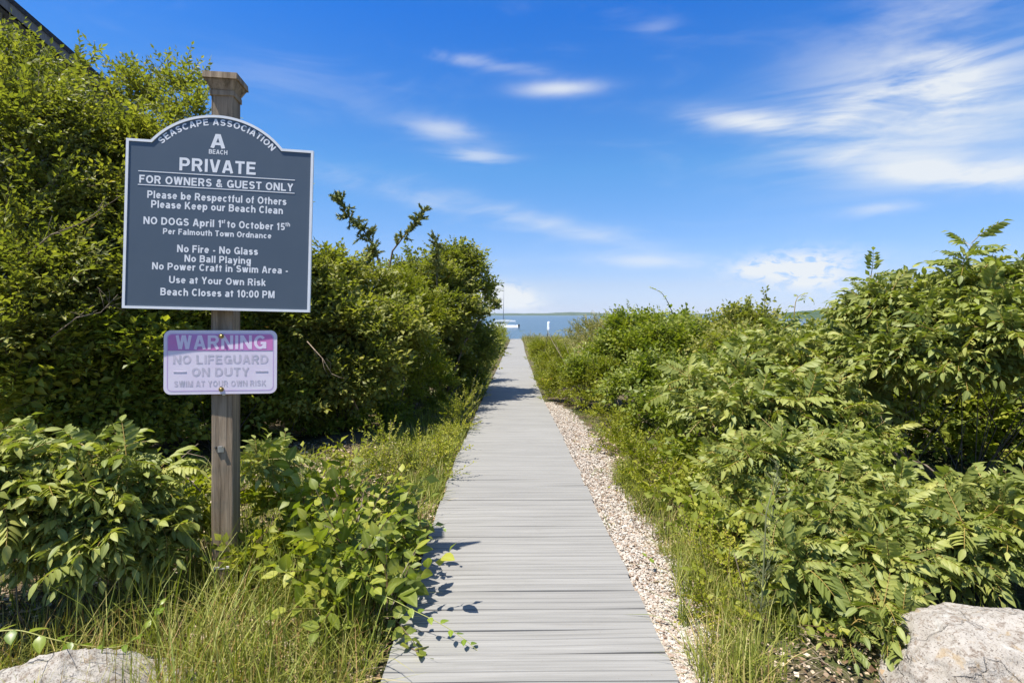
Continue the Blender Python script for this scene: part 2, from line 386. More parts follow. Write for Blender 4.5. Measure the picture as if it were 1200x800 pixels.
def shore(name, label, pts, Y, depth):
    """ridge of wooded land; pts (px, height in photo px above the water horizon)"""
    B = Buf(); V = []; n = len(pts)
    for k, (yy, hf) in enumerate([(Y - depth * .5, 0), (Y - depth * .4, .62), (Y, 1), (Y + depth * .5, 0)]):
        for (px, h) in pts: V.append(((px - 600) * Y / F, yy, -4.5 + hf * (h * Y / F + 5.5 - 0.0)))
    Fc = []
    for k in range(3):
        for i in range(n - 1):
            a = k * n + i; Fc += [(a, a + 1, a + n + 1), (a, a + n + 1, a + n)]
    B.add(V, Fc); tag(B.build(name, M_HILL, smooth=True), label, kind='structure')
pts = []
for px in np.arange(120, 1500, 3.0):
    h = np.interp(px, [120, 500, 560, 590, 640, 652, 668, 690, 712, 760, 900, 930, 1500], [2.8, 2.8, 2.5, 2.0, 2.0, 2.8, 3.5, 3.0, 1.9, 1.6, 1.5, 1.5, 1.6])
    pts.append((px, h + .35 * (noise.noise((px * .11, 3, 0)) + .6 * noise.noise((px * .4, 8, 0)))))
shore('far_shore', 'low wooded far shore along the sea horizon', pts, 5200, 900)
pts = []
for px in np.arange(860, 1500, 2.0):
    h = np.interp(px, [860, 905, 935, 960, 1010, 1100, 1500], [0, 1.0, 4.6, 6.2, 6.5, 8, 9])
    pts.append((px, h + .5 * (noise.noise((px * .16, 1, 0)) + .6 * noise.noise((px * .6, 2, 0)))))
shore('hill', 'dark wooded headland above the shrubs', pts, 900, 260)

# sea air: one even box of haze round the whole scene, the sky outside it
B = Buf(); boxb(B, (0, 6900, 40), (28400, 14800, 96)); hz = B.build('haze', None); hz['kind'] = 'stuff'; hz['label'] = 'thin even sea haze that pales the far shore'
M_HAZE = bpy.data.materials.new('sea_haze'); M_HAZE.use_nodes = True; t = NT(M_HAZE.node_tree); t.n.clear()
o_ = t.add('ShaderNodeOutputMaterial'); v_ = t.add('ShaderNodeVolumePrincipled'); v_.inputs['Density'].default_value = 4.5e-5
t.put(v_.inputs['Color'], (.92, .96, 1.0)); t.l.new(v_.outputs[0], o_.inputs['Volume']); hz.data.materials.append(M_HAZE)

# ------------------------------------------------------------------ boardwalk: one thing, one child per board
BX = [(0, .095), (2, .072), (4.7, .030), (10, .015), (22, .11), (55, .32), (60, .36)]
def bx(y): return float(np.interp(y, [a for a, _ in BX], [b for _, b in BX]))
PITCH, BW = .1655, 1.183
walk = empty('boardwalk', (bx(1), 1, 0))
tag(walk, 'long straight grey plank boardwalk leading down to the sea', 'boardwalk')
def board_mesh(seed):
    """grooved, slightly cupped board: cross-section across Y swept along X with a faint wander"""
    r_ = random.Random(seed); hw = PITCH / 2 - .0040
    prof = [(-hw, -.034), (-hw, -.004), (-hw + .004, 0)]
    k = 7
    for i in range(1, k):                                      # shallow grooves
        y = -hw + .004 + (2 * hw - .008) * i / k
        prof += [(y - .0035, .0012 * math.sin(i * 1.3 + seed)), (y, -.0062 if i in (2, 4 + seed % 2) else (-.0030 if i % 2 == seed % 2 else -.0014)), (y + .0035, .0012 * math.sin(i * 1.3 + seed))]
    prof += [(hw - .004, 0), (hw, -.004), (hw, -.034)]
    NX = 9; V = []; n = len(prof)
    ph, am = r_.uniform(0, 6), r_.uniform(.0006, .0022)
    for i in range(NX):
        x = -BW / 2 + BW * i / (NX - 1)
        dy = am * math.sin(x * 3.1 + ph) if abs(x) < BW / 2 - .01 else am * math.sin(x * 3.1 + ph)
        dz = .0016 * math.sin(x * 4.0 + ph * 2)
        for (y, z) in prof:
            V.append((x, y * (1 - .004 * math.sin(x * 5 + ph)) + dy, z + dz - .22 * (y ** 2)))
    Fc = []
    for i in range(NX - 1):
        for j in range(n):
            a0, b0 = i * n + j, i * n + (j + 1) % n
            Fc += [(a0, b0 + n, b0), (a0, a0 + n, b0 + n)]
    for i in range(1, n - 1): Fc += [(0, i, i + 1), ((NX - 1) * n, (NX - 1) * n + i + 1, (NX - 1) * n + i)]
    B = Buf(); B.add(V, Fc); return B
bufs = [board_mesh(s) for s in range(9)]
metas = [b_.mesh('board', M_BOARD) for b_ in bufs]
y = .95; i = 0; restB = Buf(); y_gap = 3.86
while y < 57:
    z = float(zg(.05, y)) + .055; tilt = math.atan2(float(zg(.05, y + .2) - zg(.05, y - .2)), .4)
    x = bx(y) + random.uniform(-.009, .009); yaw = -math.atan2(bx(y + .5) - bx(y - .5), 1) + random.uniform(-.0022, .0022)
    if y > 30: x += .12 * math.sin((y - 30) / 25 * 2.2)
    M = Matrix.Translation((x, y, z + random.uniform(-.0015, .0015))) @ Matrix.Rotation(yaw, 4, 'Z') @ Matrix.Rotation(tilt + random.uniform(-.010, .010), 4, 'X')
    if i < 296:
        o = bpy.data.objects.new('board', metas[random.randrange(9)]); link(o, walk)
        o.matrix_parent_inverse = Matrix.Identity(4)
        o.matrix_local = Matrix.Translation(-walk.location) @ M
    else:
        bb = bufs[i % 9]; v = np.concatenate(bb.v); f = np.concatenate(bb.f)
        Mn = np.array(Matrix.Translation(-walk.location) @ M); restB.add(v @ Mn[:3, :3].T + Mn[:3, 3], f)
    if abs(y - y_gap) < PITCH / 2: y += .006
    y += PITCH; i += 1
restB.build('board', M_BOARD, walk, kind='stuff')
B = Buf()
for s in (-.42, 0, .42):                                       # joists under the boards
    ys = np.arange(.9, 57, 1.0)
    tube(B, [(bx(q) + s, q, float(zg(.05, q)) + .001) for q in ys], [.022] * len(ys), 4)
o = B.build('joist', M_WOOD, walk); o.location = -walk.location

# ------------------------------------------------------------------ leaf and twig templates
def hi_leaf(w_=.28, fold=.10, droop=.16, wave=0.0, tip=1.0):
    prof = [(.0, .03), (.16, .72), (.42, 1.0), (.7, .72), (.9, .26)]
    V, A, Fc = [], [], []
    for (y, k) in prof:
        z = -droop * y * y
        V += [(-w_ * k, y, z + fold * k * .9 + wave * math.sin(y * 9)), (0, y, z), (w_ * k, y, z + fold * k * .9 - wave * math.sin(y * 9))]
        A += [(0, 0, 0, 1), (0, 1, 0, 1), (0, 0, 0, 1)]
    V.append((0, tip, -droop)); A.append((0, .5, 0, 1))
    for i in range(len(prof) - 1):
        a = i * 3
        for q in (0, 1): Fc += [(a + q, a + q + 1, a + q + 4), (a + q, a + q + 4, a + q + 3)]
    a = (len(prof) - 1) * 3; Fc += [(a, a + 1, a + 3), (a + 1, a + 2, a + 3)]
    return np.array(V, float), np.array(Fc), np.array(A, float)
def mid_leaf(w_=.26, fold=.08, droop=.14):
    V = [(0, 0, 0), (-w_, .42, fold), (0, .5, 0), (w_, .42, fold), (0, 1, -droop)]
    Fc = [(0, 2, 1), (0, 3, 2), (1, 2, 4), (2, 3, 4)]
    A = [(0, .5, 0, 1), (0, 0, 0, 1), (0, .9, 0, 1), (0, 0, 0, 1), (0, .3, 0, 1)]
    return np.array(V, float), np.array(Fc), np.array(A, float)
def lo_leaf(w_=.26, fold=.08, droop=.1):
    V = [(0, 0, 0), (-w_, .45, fold), (w_, .45, fold), (0, 1, -droop)]
    return np.array(V, float), np.array([(0, 3, 1), (0, 2, 3)]), np.array([(0, 0, 0, 1)] * 4, float)
def rotm(ax, an): return np.array(Matrix.Rotation(an, 3, ax))
def frame(f, up=(0, 0, 1)):
    f = np.asarray(f, float); f = f / np.linalg.norm(f); r_ = np.cross(f, up); r_ /= (np.linalg.norm(r_) + 1e-9)
    return np.stack([r_, f, np.cross(r_, f)], 1)
def mat4(R3, p, s=1.0):
    M = np.eye(4); M[:3, :3] = R3 * s; M[:3, 3] = p; return M
def compound(leafT, pairs=6, seed=0, L=1.0, ls=.30, hi=True):
    """pinnate leaf of unit length: drooping rachis with paired leaflets and one at the tip"""
    r_ = random.Random(seed); B = Buf(); dr = r_.uniform(.22, .5); bend = r_.uniform(-.12, .12)
    def at(u): return np.array((bend * u * u, u * L * (1 - .08 * u), .12 * u - dr * u * u))
    n = 5; V = []
    for k in range(n):
        p = at(k / (n - 1)); w_ = .012 * (1 - .6 * k / (n - 1))
        V += [p + (-w_, 0, 0), p + (w_, 0, 0), p + (0, 0, -w_ * 1.5)]
    Fc = []
    for k in range(n - 1):
        a = 3 * k
        Fc += [(a, a + 1, a + 4), (a, a + 4, a + 3)] + ([(a + 1, a + 2, a + 5), (a + 1, a + 5, a + 4), (a + 2, a, a + 3), (a + 2, a + 3, a + 5)] if hi else [])
    B.add(V, Fc, np.tile((0, 0, 1, 1), (len(V), 1)))
    v, f, a = leafT
    def put(M): B.add(v @ M[:3, :3].T + M[:3, 3], f, a)
    for k in range(pairs):
        u = .26 + .68 * k / pairs; p = at(u); size = ls * (.72 + .38 * math.sin(math.pi * min(1, (k + 1.2) / (pairs + .6)))) * r_.uniform(.88, 1.1)
        for s in (-1, 1):
            an = s * -(r_.uniform(52, 68)); Rm = rotm('Z', R(an)) @ rotm('X', R(r_.uniform(-38, -8))) @ rotm('Y', R(s * r_.uniform(5, 25)))
            put(mat4(Rm, p, size))
    put(mat4(rotm('X', R(-35 - 30 * dr)), at(.97), ls * 1.05))
    return np.concatenate(B.v), np.concatenate(B.f), np.concatenate(B.a)
LEAF = {
    'olive_lo': [lo_leaf(.24, .06, .06)], 'olive_hi': [mid_leaf(.24)],
    'broad_lo': [lo_leaf(.33, .07, .12)], 'broad_mid': [mid_leaf(.33, .07, .16)], 'broad_hi': [hi_leaf(.31, .07, .2, .015), hi_leaf(.34, .12, .3, .02), hi_leaf(.29, .03, .08, .01)],
    'sumac_hi': [compound(hi_leaf(.205, .06, .22), 6, s, ls=.30) for s in range(5)],
    'sumac_mid': [compound(mid_leaf(.205, .06, .18), 6, s, ls=.30, hi=False) for s in range(4)],
    'sumac_lo': [compound(lo_leaf(.21, .05, .12), 5, s, ls=.34, hi=False) for s in range(3)],
}
def strip_twig(L, bend, w_=.0022):
    V = []; n = 3
    for k in range(n):
        u = k / (n - 1); c_ = np.array((0, u * L, bend * u * u)); q = w_ * (1.1 - .7 * u)
        V += [c_ + (-q, 0, q * .5 * (k % 2)), c_ + (q, 0, -q * .5 * (k % 2))]
    Fc = []
    for k in range(n - 1): a = 2 * k; Fc += [(a, a + 1, a + 3), (a, a + 3, a + 2)]
    return np.array(V), np.array(Fc), np.tile((0, 0, 1., 1), (len(V), 1))
def sprig(kind, seed):
    """returns twig template and a list of leaf matrices (leaf length baked in)"""
    r_ = random.Random(seed * 13 + 1); Ms = []
    if kind == 'sumac':
        L = r_.uniform(.16, .26); n = r_.randint(5, 7)
        for k in range(n):
            u = .35 + .65 * k / (n - 1); an = k * 137.5 + r_.uniform(-25, 25)
            tilt = r_.uniform(50, 82) * (1.15 - .5 * u)
            Rm = rotm('Y', R(an)) @ rotm('X', R(tilt))           # around the twig, leaning away from it
            Ms.append(mat4(Rm, (0, u * L, 0), r_.uniform(.20, .30)))
        return strip_twig(L, 0, .004), Ms
    n, L, sz, spread = {'olive': (14, .24, .046, 50), 'broad': (9, .22, .064, 62), 'bright': (15, .17, .036, 45), 'tiny': (18, .20, .028, 50)}[kind]
    bend = r_.uniform(-.05, .02)
    for k in range(n):
        u = (k + .8) / n; s = 1 if k % 2 else -1
        if k == n - 1: Rm = rotm('X', R(r_.uniform(-20, 10)))
        else:
            Rm = rotm('Y', R(r_.uniform(-55, 55) if kind != 'bright' else r_.uniform(-180, 180))) @ rotm('Z', R(-s * r_.uniform(spread - 18, spread + 18))) @ rotm('X', R(r_.uniform(-35, 15))) @ rotm('Y', R(r_.uniform(-30, 30)))
        Ms.append(mat4(Rm, (0, u * L, bend * u * u), sz * r_.uniform(.7, 1.2) * (1.1 - .35 * u)))
    return strip_twig(L, bend, .0016), Ms
SPRIG = {k: [sprig(k, s) for s in range(8)] for k in ('olive', 'broad', 'bright', 'tiny', 'sumac')}

def unit(n):
    v = rng.normal(size=(n, 3)); return v / np.linalg.norm(v, axis=1)[:, None]
CAMP = np.array((0., 0., H))
STATS = [0, 0]
def plant(name, label, cat, group, lobes, kind, matl, dens=1.0, scale=1.0, lod='lo', near=0, base=None, part='leaf',
          spread=.0, upb=.35, tips=0, stem_r=.016, flat=1.0, clump=.36, layer=.7):
    """lobes: (x, y, z, r) balls of crown. Sprigs sit on small clumps spread over each lobe; stems run from the ground to the clumps."""
    lobes = np.array([tuple(l) + ((l[3] * flat,) if len(l) == 4 else ()) for l in lobes], float)
    c0 = lobes[:, :3].mean(0)
    if base is None: base = [(l[0], l[1] + .1) for l in lobes]
    root = empty(name, (base[0][0], base[0][1], float(zg(base[0][0], base[0][1]))))
    tag(root, label, cat, group)
    off = np.array(root.location)
    Pp, Fp, Dp, clumps = [], [], [], []
    for (x, y, z, r_, rz) in lobes:
        nc = max(5, int(30 * (r_ / .5) ** 1.2)); dirs = unit(nc * 2); dirs = dirs[(dirs[:, 2] > -.65)][:nc]
        for d_ in dirs:
            rr = rng.uniform(.55, 1.05); cc = np.array((x, y, z)) + d_ * (r_, r_, rz) * rr
            ins = (((cc - lobes[:, :3]) / lobes[:, [3, 3, 4]]) ** 2).sum(1)
            if (ins < .3).sum() > 0 and rng.random() < .75: continue
            tc = CAMP - cc; tc /= np.linalg.norm(tc)
            facing = d_ @ tc
            if facing < -.25 and rng.random() < .55: continue
            rc = r_ * clump * rng.uniform(.7, 1.25)
            clumps.append((cc, rc, d_))
            ns = int(max(4, dens * 46 * (rc / .16) ** 1.7 / (scale ** 1.7) * (.22 if kind == 'sumac' else 1)))
            q = unit(ns); q[:, 2] = np.where(q[:, 2] < -.2, -q[:, 2], q[:, 2])
            pp = cc + q * rc * rng.uniform(.25, 1.0, ns)[:, None]
            ff = q * .55 + d_ * .5 + np.array((0, 0, upb)) + rng.normal(0, .28, (ns, 3)); ff[:, 2] *= layer
            Pp.append(pp); Fp.append(ff); Dp.append(np.tile(d_, (len(pp), 1)) + q * .5)
    for k in range(tips):                                        # long shoots standing out of the top
        l = lobes[rng.integers(len(lobes))]; d_ = unit(1)[0]; d_[2] = abs(d_[2]) + .5; d_ /= np.linalg.norm(d_)
        q0 = l[:3] + d_ * l[[3, 3, 4]] * .9; ln = rng.uniform(.15, .45) * (l[3] / .5 + .3)
        for u in np.arange(0, ln, .09 * scale):
            Pp.append((q0 + d_ * u)[None]); Fp.append((d_ + rng.normal(0, .35, 3))[None]); Dp.append(np.zeros((1, 3)))
        clumps.append((q0 + d_ * ln, .05, d_))
    if not Pp: return root
    p = np.concatenate(Pp); f = np.concatenate(Fp); dd_ = np.concatenate(Dp)
    ok = p[:, 2] > zg(p[:, 0], p[:, 1]) + .02
    gap_l, gap_r = np.interp(p[:, 1], [0, 60], [-.60, -.60]), np.interp(p[:, 1], [0, 8, 10, 60], [.9, .86, .64, .7])
    ok &= ~((p[:, 0] > gap_l + .06 + spread) & (p[:, 0] < gap_r) & (p[:, 2] < 1.6))
    p, f, dd_ = p[ok], f[ok], dd_[ok]
    f /= np.linalg.norm(f, axis=1)[:, None]
    n = len(p)
    up = np.tile((0., 0., .85), (n, 1)) + rng.normal(0, .35, (n, 3)) - np.array(SUN_DIR) * .35 + dd_ * .75   # blades face the light and the open side
    r3 = np.cross(f, up); r3 /= np.linalg.norm(r3, axis=1)[:, None] + 1e-9
    u3 = np.cross(r3, f); S = scale * np.clip(rng.lognormal(0, .25, n), .55, 1.25 if near else 1.5)
    G = np.zeros((n, 4, 4)); G[:, :3, 0] = r3 * S[:, None]; G[:, :3, 1] = f * S[:, None]; G[:, :3, 2] = u3 * S[:, None]; G[:, :3, 3] = p - off; G[:, 3, 3] = 1
    var = rng.integers(0, 8, n); twigs = Buf(); LM, LR = [], []
    base_r = rng.beta(2.0, 2.2, n)
    for k in range(8):
        g = G[var == k]
        if not len(g): continue
        tw, Ms = SPRIG[kind][k]; inst(twigs, tw, g, base_r[var == k])
        Ms = np.array(Ms); LM.append(np.einsum('kij,ljm->klim', g, Ms).reshape(-1, 4, 4))
        LR.append((base_r[var == k][:, None] * .6 + rng.beta(1.6, 2.4, (len(g), len(Ms))) * .5).ravel())
    LM = np.concatenate(LM); LR = np.clip(np.concatenate(LR), 0, 1)
    # keep blades mostly facing the sky: flip the ones that landed upside down
    flip = LM[:, 2, 2] < 0; LM[flip, :3, 2] *= -1; LM[flip, :3, 0] *= -1
    lk = {'olive': 'olive', 'broad': 'broad', 'bright': 'olive', 'tiny': 'olive', 'sumac': 'sumac'}[kind]
    if kind == 'sumac':                                          # pull the compound leaves towards level so they arch and droop
        fw = LM[:, :3, 1].copy(); ln = np.linalg.norm(fw, axis=1); fw[:, 2] = fw[:, 2] * .6 + .10 * ln
        fw /= np.linalg.norm(fw, axis=1)[:, None]; upv = np.tile((0., 0., 1.), (len(fw), 1)) + rng.normal(0, .38, (len(fw), 3))
        rr = np.cross(fw, upv); rr /= np.linalg.norm(rr, axis=1)[:, None]; uu = np.cross(rr, fw)
        LM[:, :3, 0] = rr * ln[:, None]; LM[:, :3, 1] = fw * ln[:, None]; LM[:, :3, 2] = uu * ln[:, None]
    idx = np.arange(len(LM))
    if near:
        wp = LM[:, :3, 3] + off; dd = np.linalg.norm(wp - CAMP, axis=1) - .25 * (wp[:, 2])
        inview = (wp[:, 1] > .3) & (np.abs(wp[:, 0]) < wp[:, 1] * 1.03)
        key = np.where(inview, dd / np.linalg.norm(LM[:, :3, 1], axis=1) ** .5, 1e9)
        order = np.argsort(key); sel = order[:min(near, 299)]; idx = order[len(sel):]
        mh = []
        for T in LEAF[lk + '_hi']:
            for q in range(3):
                Bq = Buf(); a = T[2].copy(); a[:, 0] = (.2, .45, .75)[q]; Bq.add(T[0], T[1], a); mh.append(Bq.mesh(part, matl, True))
        for j in sel:
            o = link(bpy.data.objects.new(part, mh[rng.integers(len(mh))]), root); o.matrix_local = Matrix(LM[j].tolist())
    LMm, LRm = LM[idx], LR[idx]; fol = Buf(); Ts = LEAF[lk + '_' + lod]
    v_ = rng.integers(0, len(Ts), len(LMm))
    for k, T in enumerate(Ts): inst(fol, T, LMm[v_ == k], LRm[v_ == k])
    if fol.n: fol.build('foliage', matl, root, smooth=(lod != 'lo'), kind='stuff')
    twigs.build('twigs', matl, root, kind='stuff')
    STATS[0] += sum(len(q) for q in fol.f) + sum(len(q) for q in twigs.f); STATS[1] += 1
    # stems
    sb = Buf(); bs = [np.array((b_[0], b_[1], float(zg(b_[0], b_[1])) - .03)) for b_ in base]
    rng.shuffle(clumps) if False else None
    for (cc, rc, d_) in clumps[::3 if near else 4]:
        b0 = min(bs, key=lambda q_: np.linalg.norm((q_ - cc)[:2]) + .25 * rng.random()); b0 = b0 + rng.normal(0, .05, 3) * (1, 1, 0)
        h_ = cc - b0; mid = b0 + h_ * .5 + rng.normal(0, .13, 3) + (0, 0, .08 * np.linalg.norm(h_))
        m2 = b0 + h_ * .8 + rng.normal(0, .04, 3)
        rr = min(stem_r, .05 * rc + .0005) * rng.uniform(.6, 1.2)
        tube(sb, [b0 - off, mid - off, m2 - off, cc - off], [rr, rr * .7, rr * .45, rr * .2], 4, cap=False)
    sb.build('stem', M_BARK, root, smooth=True)
    return root

def lob(*ps): return [(*P(px, py, Y), r_) for (px, py, Y, r_) in ps]

# ------------------------------------------------------------------ left side: trees and tall shrubs
GL, GR = 'trees and shrubs left of the boardwalk', 'shrubs right of the boardwalk'
plant('olive_tree', 'tall yellow green small leaved tree in front of the shingled gable', 'tree', GL,
      lob((8, 104, 5.5, .34), (52, 106, 5.8, .25), (86, 104, 6.0, .15), (30, 180, 5.2, .46), (105, 185, 5.6, .30), (20, 265, 5.0, .5), (85, 255, 5.3, .45), (35, 355, 4.7, .45), (110, 345, 5.0, .45), (10, 420, 4.4, .38)),
      'olive', M_OLIVE, .78, 1.4, tips=18, base=[(-4.6, 5.4), (-4.3, 5.7)], stem_r=.03, clump=.42)
plant('olive_tree', 'round crowned tree standing just behind the top of the blue sign', 'tree', GL,
      lob((157, 124, 6.5, .26), (194, 122, 6.5, .30), (228, 148, 6.3, .28), (175, 195, 6.0, .42), (225, 235, 6.0, .45), (160, 280, 5.6, .45), (205, 345, 5.4, .45), (275, 270, 6.0, .45), (290, 340, 5.9, .45)),
      'olive', M_OLIVE, .8, 1.4, tips=20, base=[(-4.1, 6.2), (-3.8, 6.5)], stem_r=.035, clump=.42)
plant('tall_shrub', 'dense green shrub filling the gap right of the blue sign', 'shrub', GL,
      lob((368, 345, 6.5, .34), (402, 338, 7.0, .30), (436, 340, 7.5, .28), (395, 400, 6.4, .45), (450, 390, 7.0, .4), (340, 395, 6.2, .45), (432, 445, 6.5, .38), (385, 455, 6.3, .35)),
      'broad', M_OLIVE, .85, 1.1, tips=22, base=[(-2.2, 6.9), (-1.8, 7.3)], clump=.42)
plant('leaning_tree', 'rounded tree crown leaning over the left edge of the boardwalk', 'tree', GL,
      lob((495, 328, 10, .42), (528, 322, 10.5, .42), (550, 326, 11.0, .34), (560, 350, 11.0, .26), (520, 365, 10, .5), (550, 384, 11.5, .32), (548, 415, 11.0, .45), (505, 400, 9.6, .5), (564, 422, 13.5, .36), (540, 445, 10.5, .4)),
      'broad', M_OLIVE, .85, 1.3, tips=16, base=[(-1.5, 10.6), (-1.3, 11)], stem_r=.03, clump=.42)
plant('bright_shrub', 'yellow green shrub below the two bare cedar branches', 'shrub', GL,
      lob((468, 352, 8.0, .34), (495, 368, 8.2, .3), (460, 415, 7.6, .40), (492, 430, 8.0, .33), (478, 385, 8, .35)),
      'bright', M_BRIGHT, 1.0, 1.35, tips=6, base=[(-1.6, 8.3)], clump=.42)
plant('understory_shrub', 'shaded shrub low behind the warning sign and post', 'shrub', GL,
      lob((60, 440, 4.7, .42), (150, 430, 5.0, .42), (215, 425, 5.6, .45), (290, 440, 6.2, .5), (350, 455, 6.4, .45), (130, 490, 5.0, .38), (330, 500, 6.6, .4), (220, 490, 6.0, .42), (270, 520, 6.4, .3), (390, 500, 6.8, .32), (40, 500, 4.6, .33), (105, 520, 4.7, .26), (195, 528, 5.1, .26), (0, 470, 4.3, .3)),
      'broad', M_BROAD, .75, 1.2, base=[(-3.3, 5.9), (-2.6, 6.7), (-4.2, 5.3)])
plant('understory_shrub', 'dark low shrub under the leaning tree beside the boardwalk', 'shrub', GL,
      lob((470, 470, 8.0, .35), (505, 458, 9.0, .38), (535, 450, 10.5, .36), (440, 490, 7.2, .3)),
      'broad', M_BROAD, .85, 1.1, base=[(-1.4, 9), (-1.8, 7.6)])
plant('background_tree', 'darker tree filling the gap behind the sign and shrubs', 'tree', GL,
      lob((330, 400, 9, .8), (260, 400, 9, .8), (410, 410, 9.5, .7), (180, 420, 8.5, .8), (90, 430, 8.0, .8), (340, 480, 8.5, .6), (240, 480, 8.5, .6), (440, 450, 10, .6)),
      'broad', M_BROAD, .5, 1.8, base=[(-4, 9.4)], stem_r=.03)
# cedar: bare limbs with dark plumes
def cedar(label, base, limbs, seed):
    root = empty('cedar_tree', (base[0], base[1], float(zg(base[0], base[1])))); tag(root, label, 'tree', GL)
    off = np.array(root.location); r_ = np.random.default_rng(seed); sb, fb = Buf(), Buf()
    bl = (np.array([(-.16, 0, 0), (.16, 0, 0), (0, 1, 0), (0, .5, .2)]), np.array([(0, 1, 3), (1, 2, 3), (2, 0, 3)]), np.tile((0, 0, 0, 1.), (4, 1)))
    for pts, dens in limbs:
        pts = [np.array(q, float) for q in pts]
        n = len(pts); tube(sb, [q - off for q in pts], list(np.linspace(.024, .003, n)), 5)
        Ms, rs = [], []
        u0 = .45
        for k in range(int(dens)):
            u = u0 + (1 - u0) * r_.random() ** .8; q = u * (n - 1); i_ = min(int(q), n - 2); p0 = pts[i_] + (pts[i_ + 1] - pts[i_]) * (q - i_)
            t_ = pts[i_ + 1] - pts[i_]; t_ /= np.linalg.norm(t_)
            d_ = t_ * .6 + r_.normal(0, .7, 3) + (0, 0, .15); d_ /= np.linalg.norm(d_); L = r_.uniform(.08, .24) * (1.2 - .45 * u)
            for s in np.linspace(.1, 1, 13):
                for _ in range(3):
                    e = d_ + r_.normal(0, .45, 3); Ms.append(mat4(frame(e, r_.normal(size=3)), p0 + d_ * L * s - off, r_.uniform(.035, .075))); rs.append(r_.random())
            tube(sb, [p0 - off, p0 + d_ * L - off], [.005, .002], 3, cap=False)
        inst(fb, bl, np.array(Ms), np.array(rs))
    sb.build('trunk', M_BARK, root, smooth=True); fb.build('foliage', M_CEDAR, root, kind='stuff')
cedar('bare limbed cedar with two dark tufted branches against the sky', (-1.9, 8.2),
      [((-1.9, 8.2, -.2), P(450, 330, 8.3), P(432, 285, 8.2), P(415, 262, 8.2), P(403, 245, 8.2), P(395, 228, 8.2)),
       ((-1.9, 8.2, -.2), P(450, 335, 8.5), P(462, 292, 8.5), P(478, 272, 8.5), P(492, 258, 8.5), P(497, 246, 8.5))] and
      [(((-1.9, 8.2, -.2), P(450, 330, 8.3), P(440, 292, 8.2), P(425, 268, 8.2), P(408, 254, 8.2), P(394, 230, 8.2)), 60),
       (((-1.9, 8.2, -.2), P(452, 335, 8.5), P(460, 294, 8.5), P(474, 276, 8.5), P(488, 262, 8.5), P(496, 246, 8.5)), 36),
       (((-1.9, 8.2, -.2), P(430, 360, 8.2), P(428, 330, 8.0), P(432, 305, 8.0), P(438, 290, 8.0)), 46)], 3)
cedar('dark upright cedar poking through the leaning tree', (-1.35, 9.6),
      [(((-1.35, 9.6, -.3), P(512, 380, 9.5), P(512, 330, 9.4), P(512, 302, 9.4), P(510, 280, 9.4)), 50),
       (((-1.35, 9.6, -.3), P(545, 400, 9.5), P(562, 374, 9.8), P(574, 362, 10), P(581, 356, 10)), 30),
       (((-1.35, 9.6, -.3), P(480, 440, 8.9), P(470, 420, 8.8), P(468, 395, 8.8)), 60)], 5)

# near left
plant('sumac_shrub', 'low sumac with drooping pale leaflets left of the sign post', 'shrub', GL,
      lob((20, 595, 2.5, .16), (70, 595, 2.6, .17), (125, 597, 2.65, .17), (165, 612, 2.75, .12), (40, 640, 2.5, .14), (100, 645, 2.55, .15), (150, 640, 2.7, .12), (-30, 600, 2.45, .2)),
      'sumac', M_SUMAC, 1.8, .68, lod='mid', near=290, base=[(-1.95, 2.45), (-2.2, 2.35)], flat=.8, upb=.1)
plant('sumac_shrub', 'small sumac sprout with arching leaves just right of the post', 'shrub', GL,
      lob((300, 552, 3.1, .04)), 'sumac', M_SUMAC, .5, .6, lod='mid', near=40, base=[(-1.5, 3.15)])
plant('broadleaf_shrub', 'leafy green shrub spilling over the left boardwalk edge', 'shrub', GL,
      lob((375, 605, 3.2, .17), (415, 620, 3.0, .19), (452, 618, 3.1, .14), (365, 660, 2.8, .15), (418, 675, 2.6, .18), (458, 680, 2.6, .12), (450, 735, 2.35, .10), (480, 640, 2.9, .08)),
      'broad', M_BROAD, .8, 1.25, lod='mid', near=299, base=[(-.85, 2.8), (-.95, 3.0)], tips=3, spread=-.02)
plant('leafy_weed', 'bright small leaved weeds round the foot of the post', 'weed', GL,
      lob((300, 600, 3.05, .08), (330, 585, 3.2, .09), (235, 620, 3.0, .08), (215, 590, 3.1, .08), (325, 635, 2.9, .08), (290, 660, 2.75, .05), (345, 560, 3.4, .10), (245, 575, 3.3, .08)), 'broad', M_BRIGHT, .7, .85, lod='mid')
plant('weedy_shrub', 'low fine leaved weeds along the middle of the left edge', 'shrub', GL,
      lob((520, 520, 5.6, .18), (500, 540, 5.0, .2), (540, 495, 6.8, .2), (470, 545, 4.6, .2), (515, 560, 4.5, .12), (430, 555, 4.3, .2)),
      'tiny', M_BRIGHT, .8, 1.1, base=[(-.9, 5.2)])
plant('weedy_shrub', 'bright green weeds in the shade beside the leaning tree', 'shrub', GL,
      lob((560, 465, 8.6, .16), (553, 480, 7.6, .18), (572, 440, 12, .25), (578, 425, 16, .3), (540, 510, 6.2, .14)),
      'tiny', M_BRIGHT, .7, 1.1, base=[(-.75, 8)])
plant('dune_shrub', 'small green shrub at the far left bend of the boardwalk', 'shrub', GL,
      lob((592, 396, 42, .7), (584, 400, 34, .8), (588, 408, 26, .4), (598, 393, 52, .7)), 'tiny', M_BRIGHT, .25, 2.6, clump=.5, stem_r=.006)

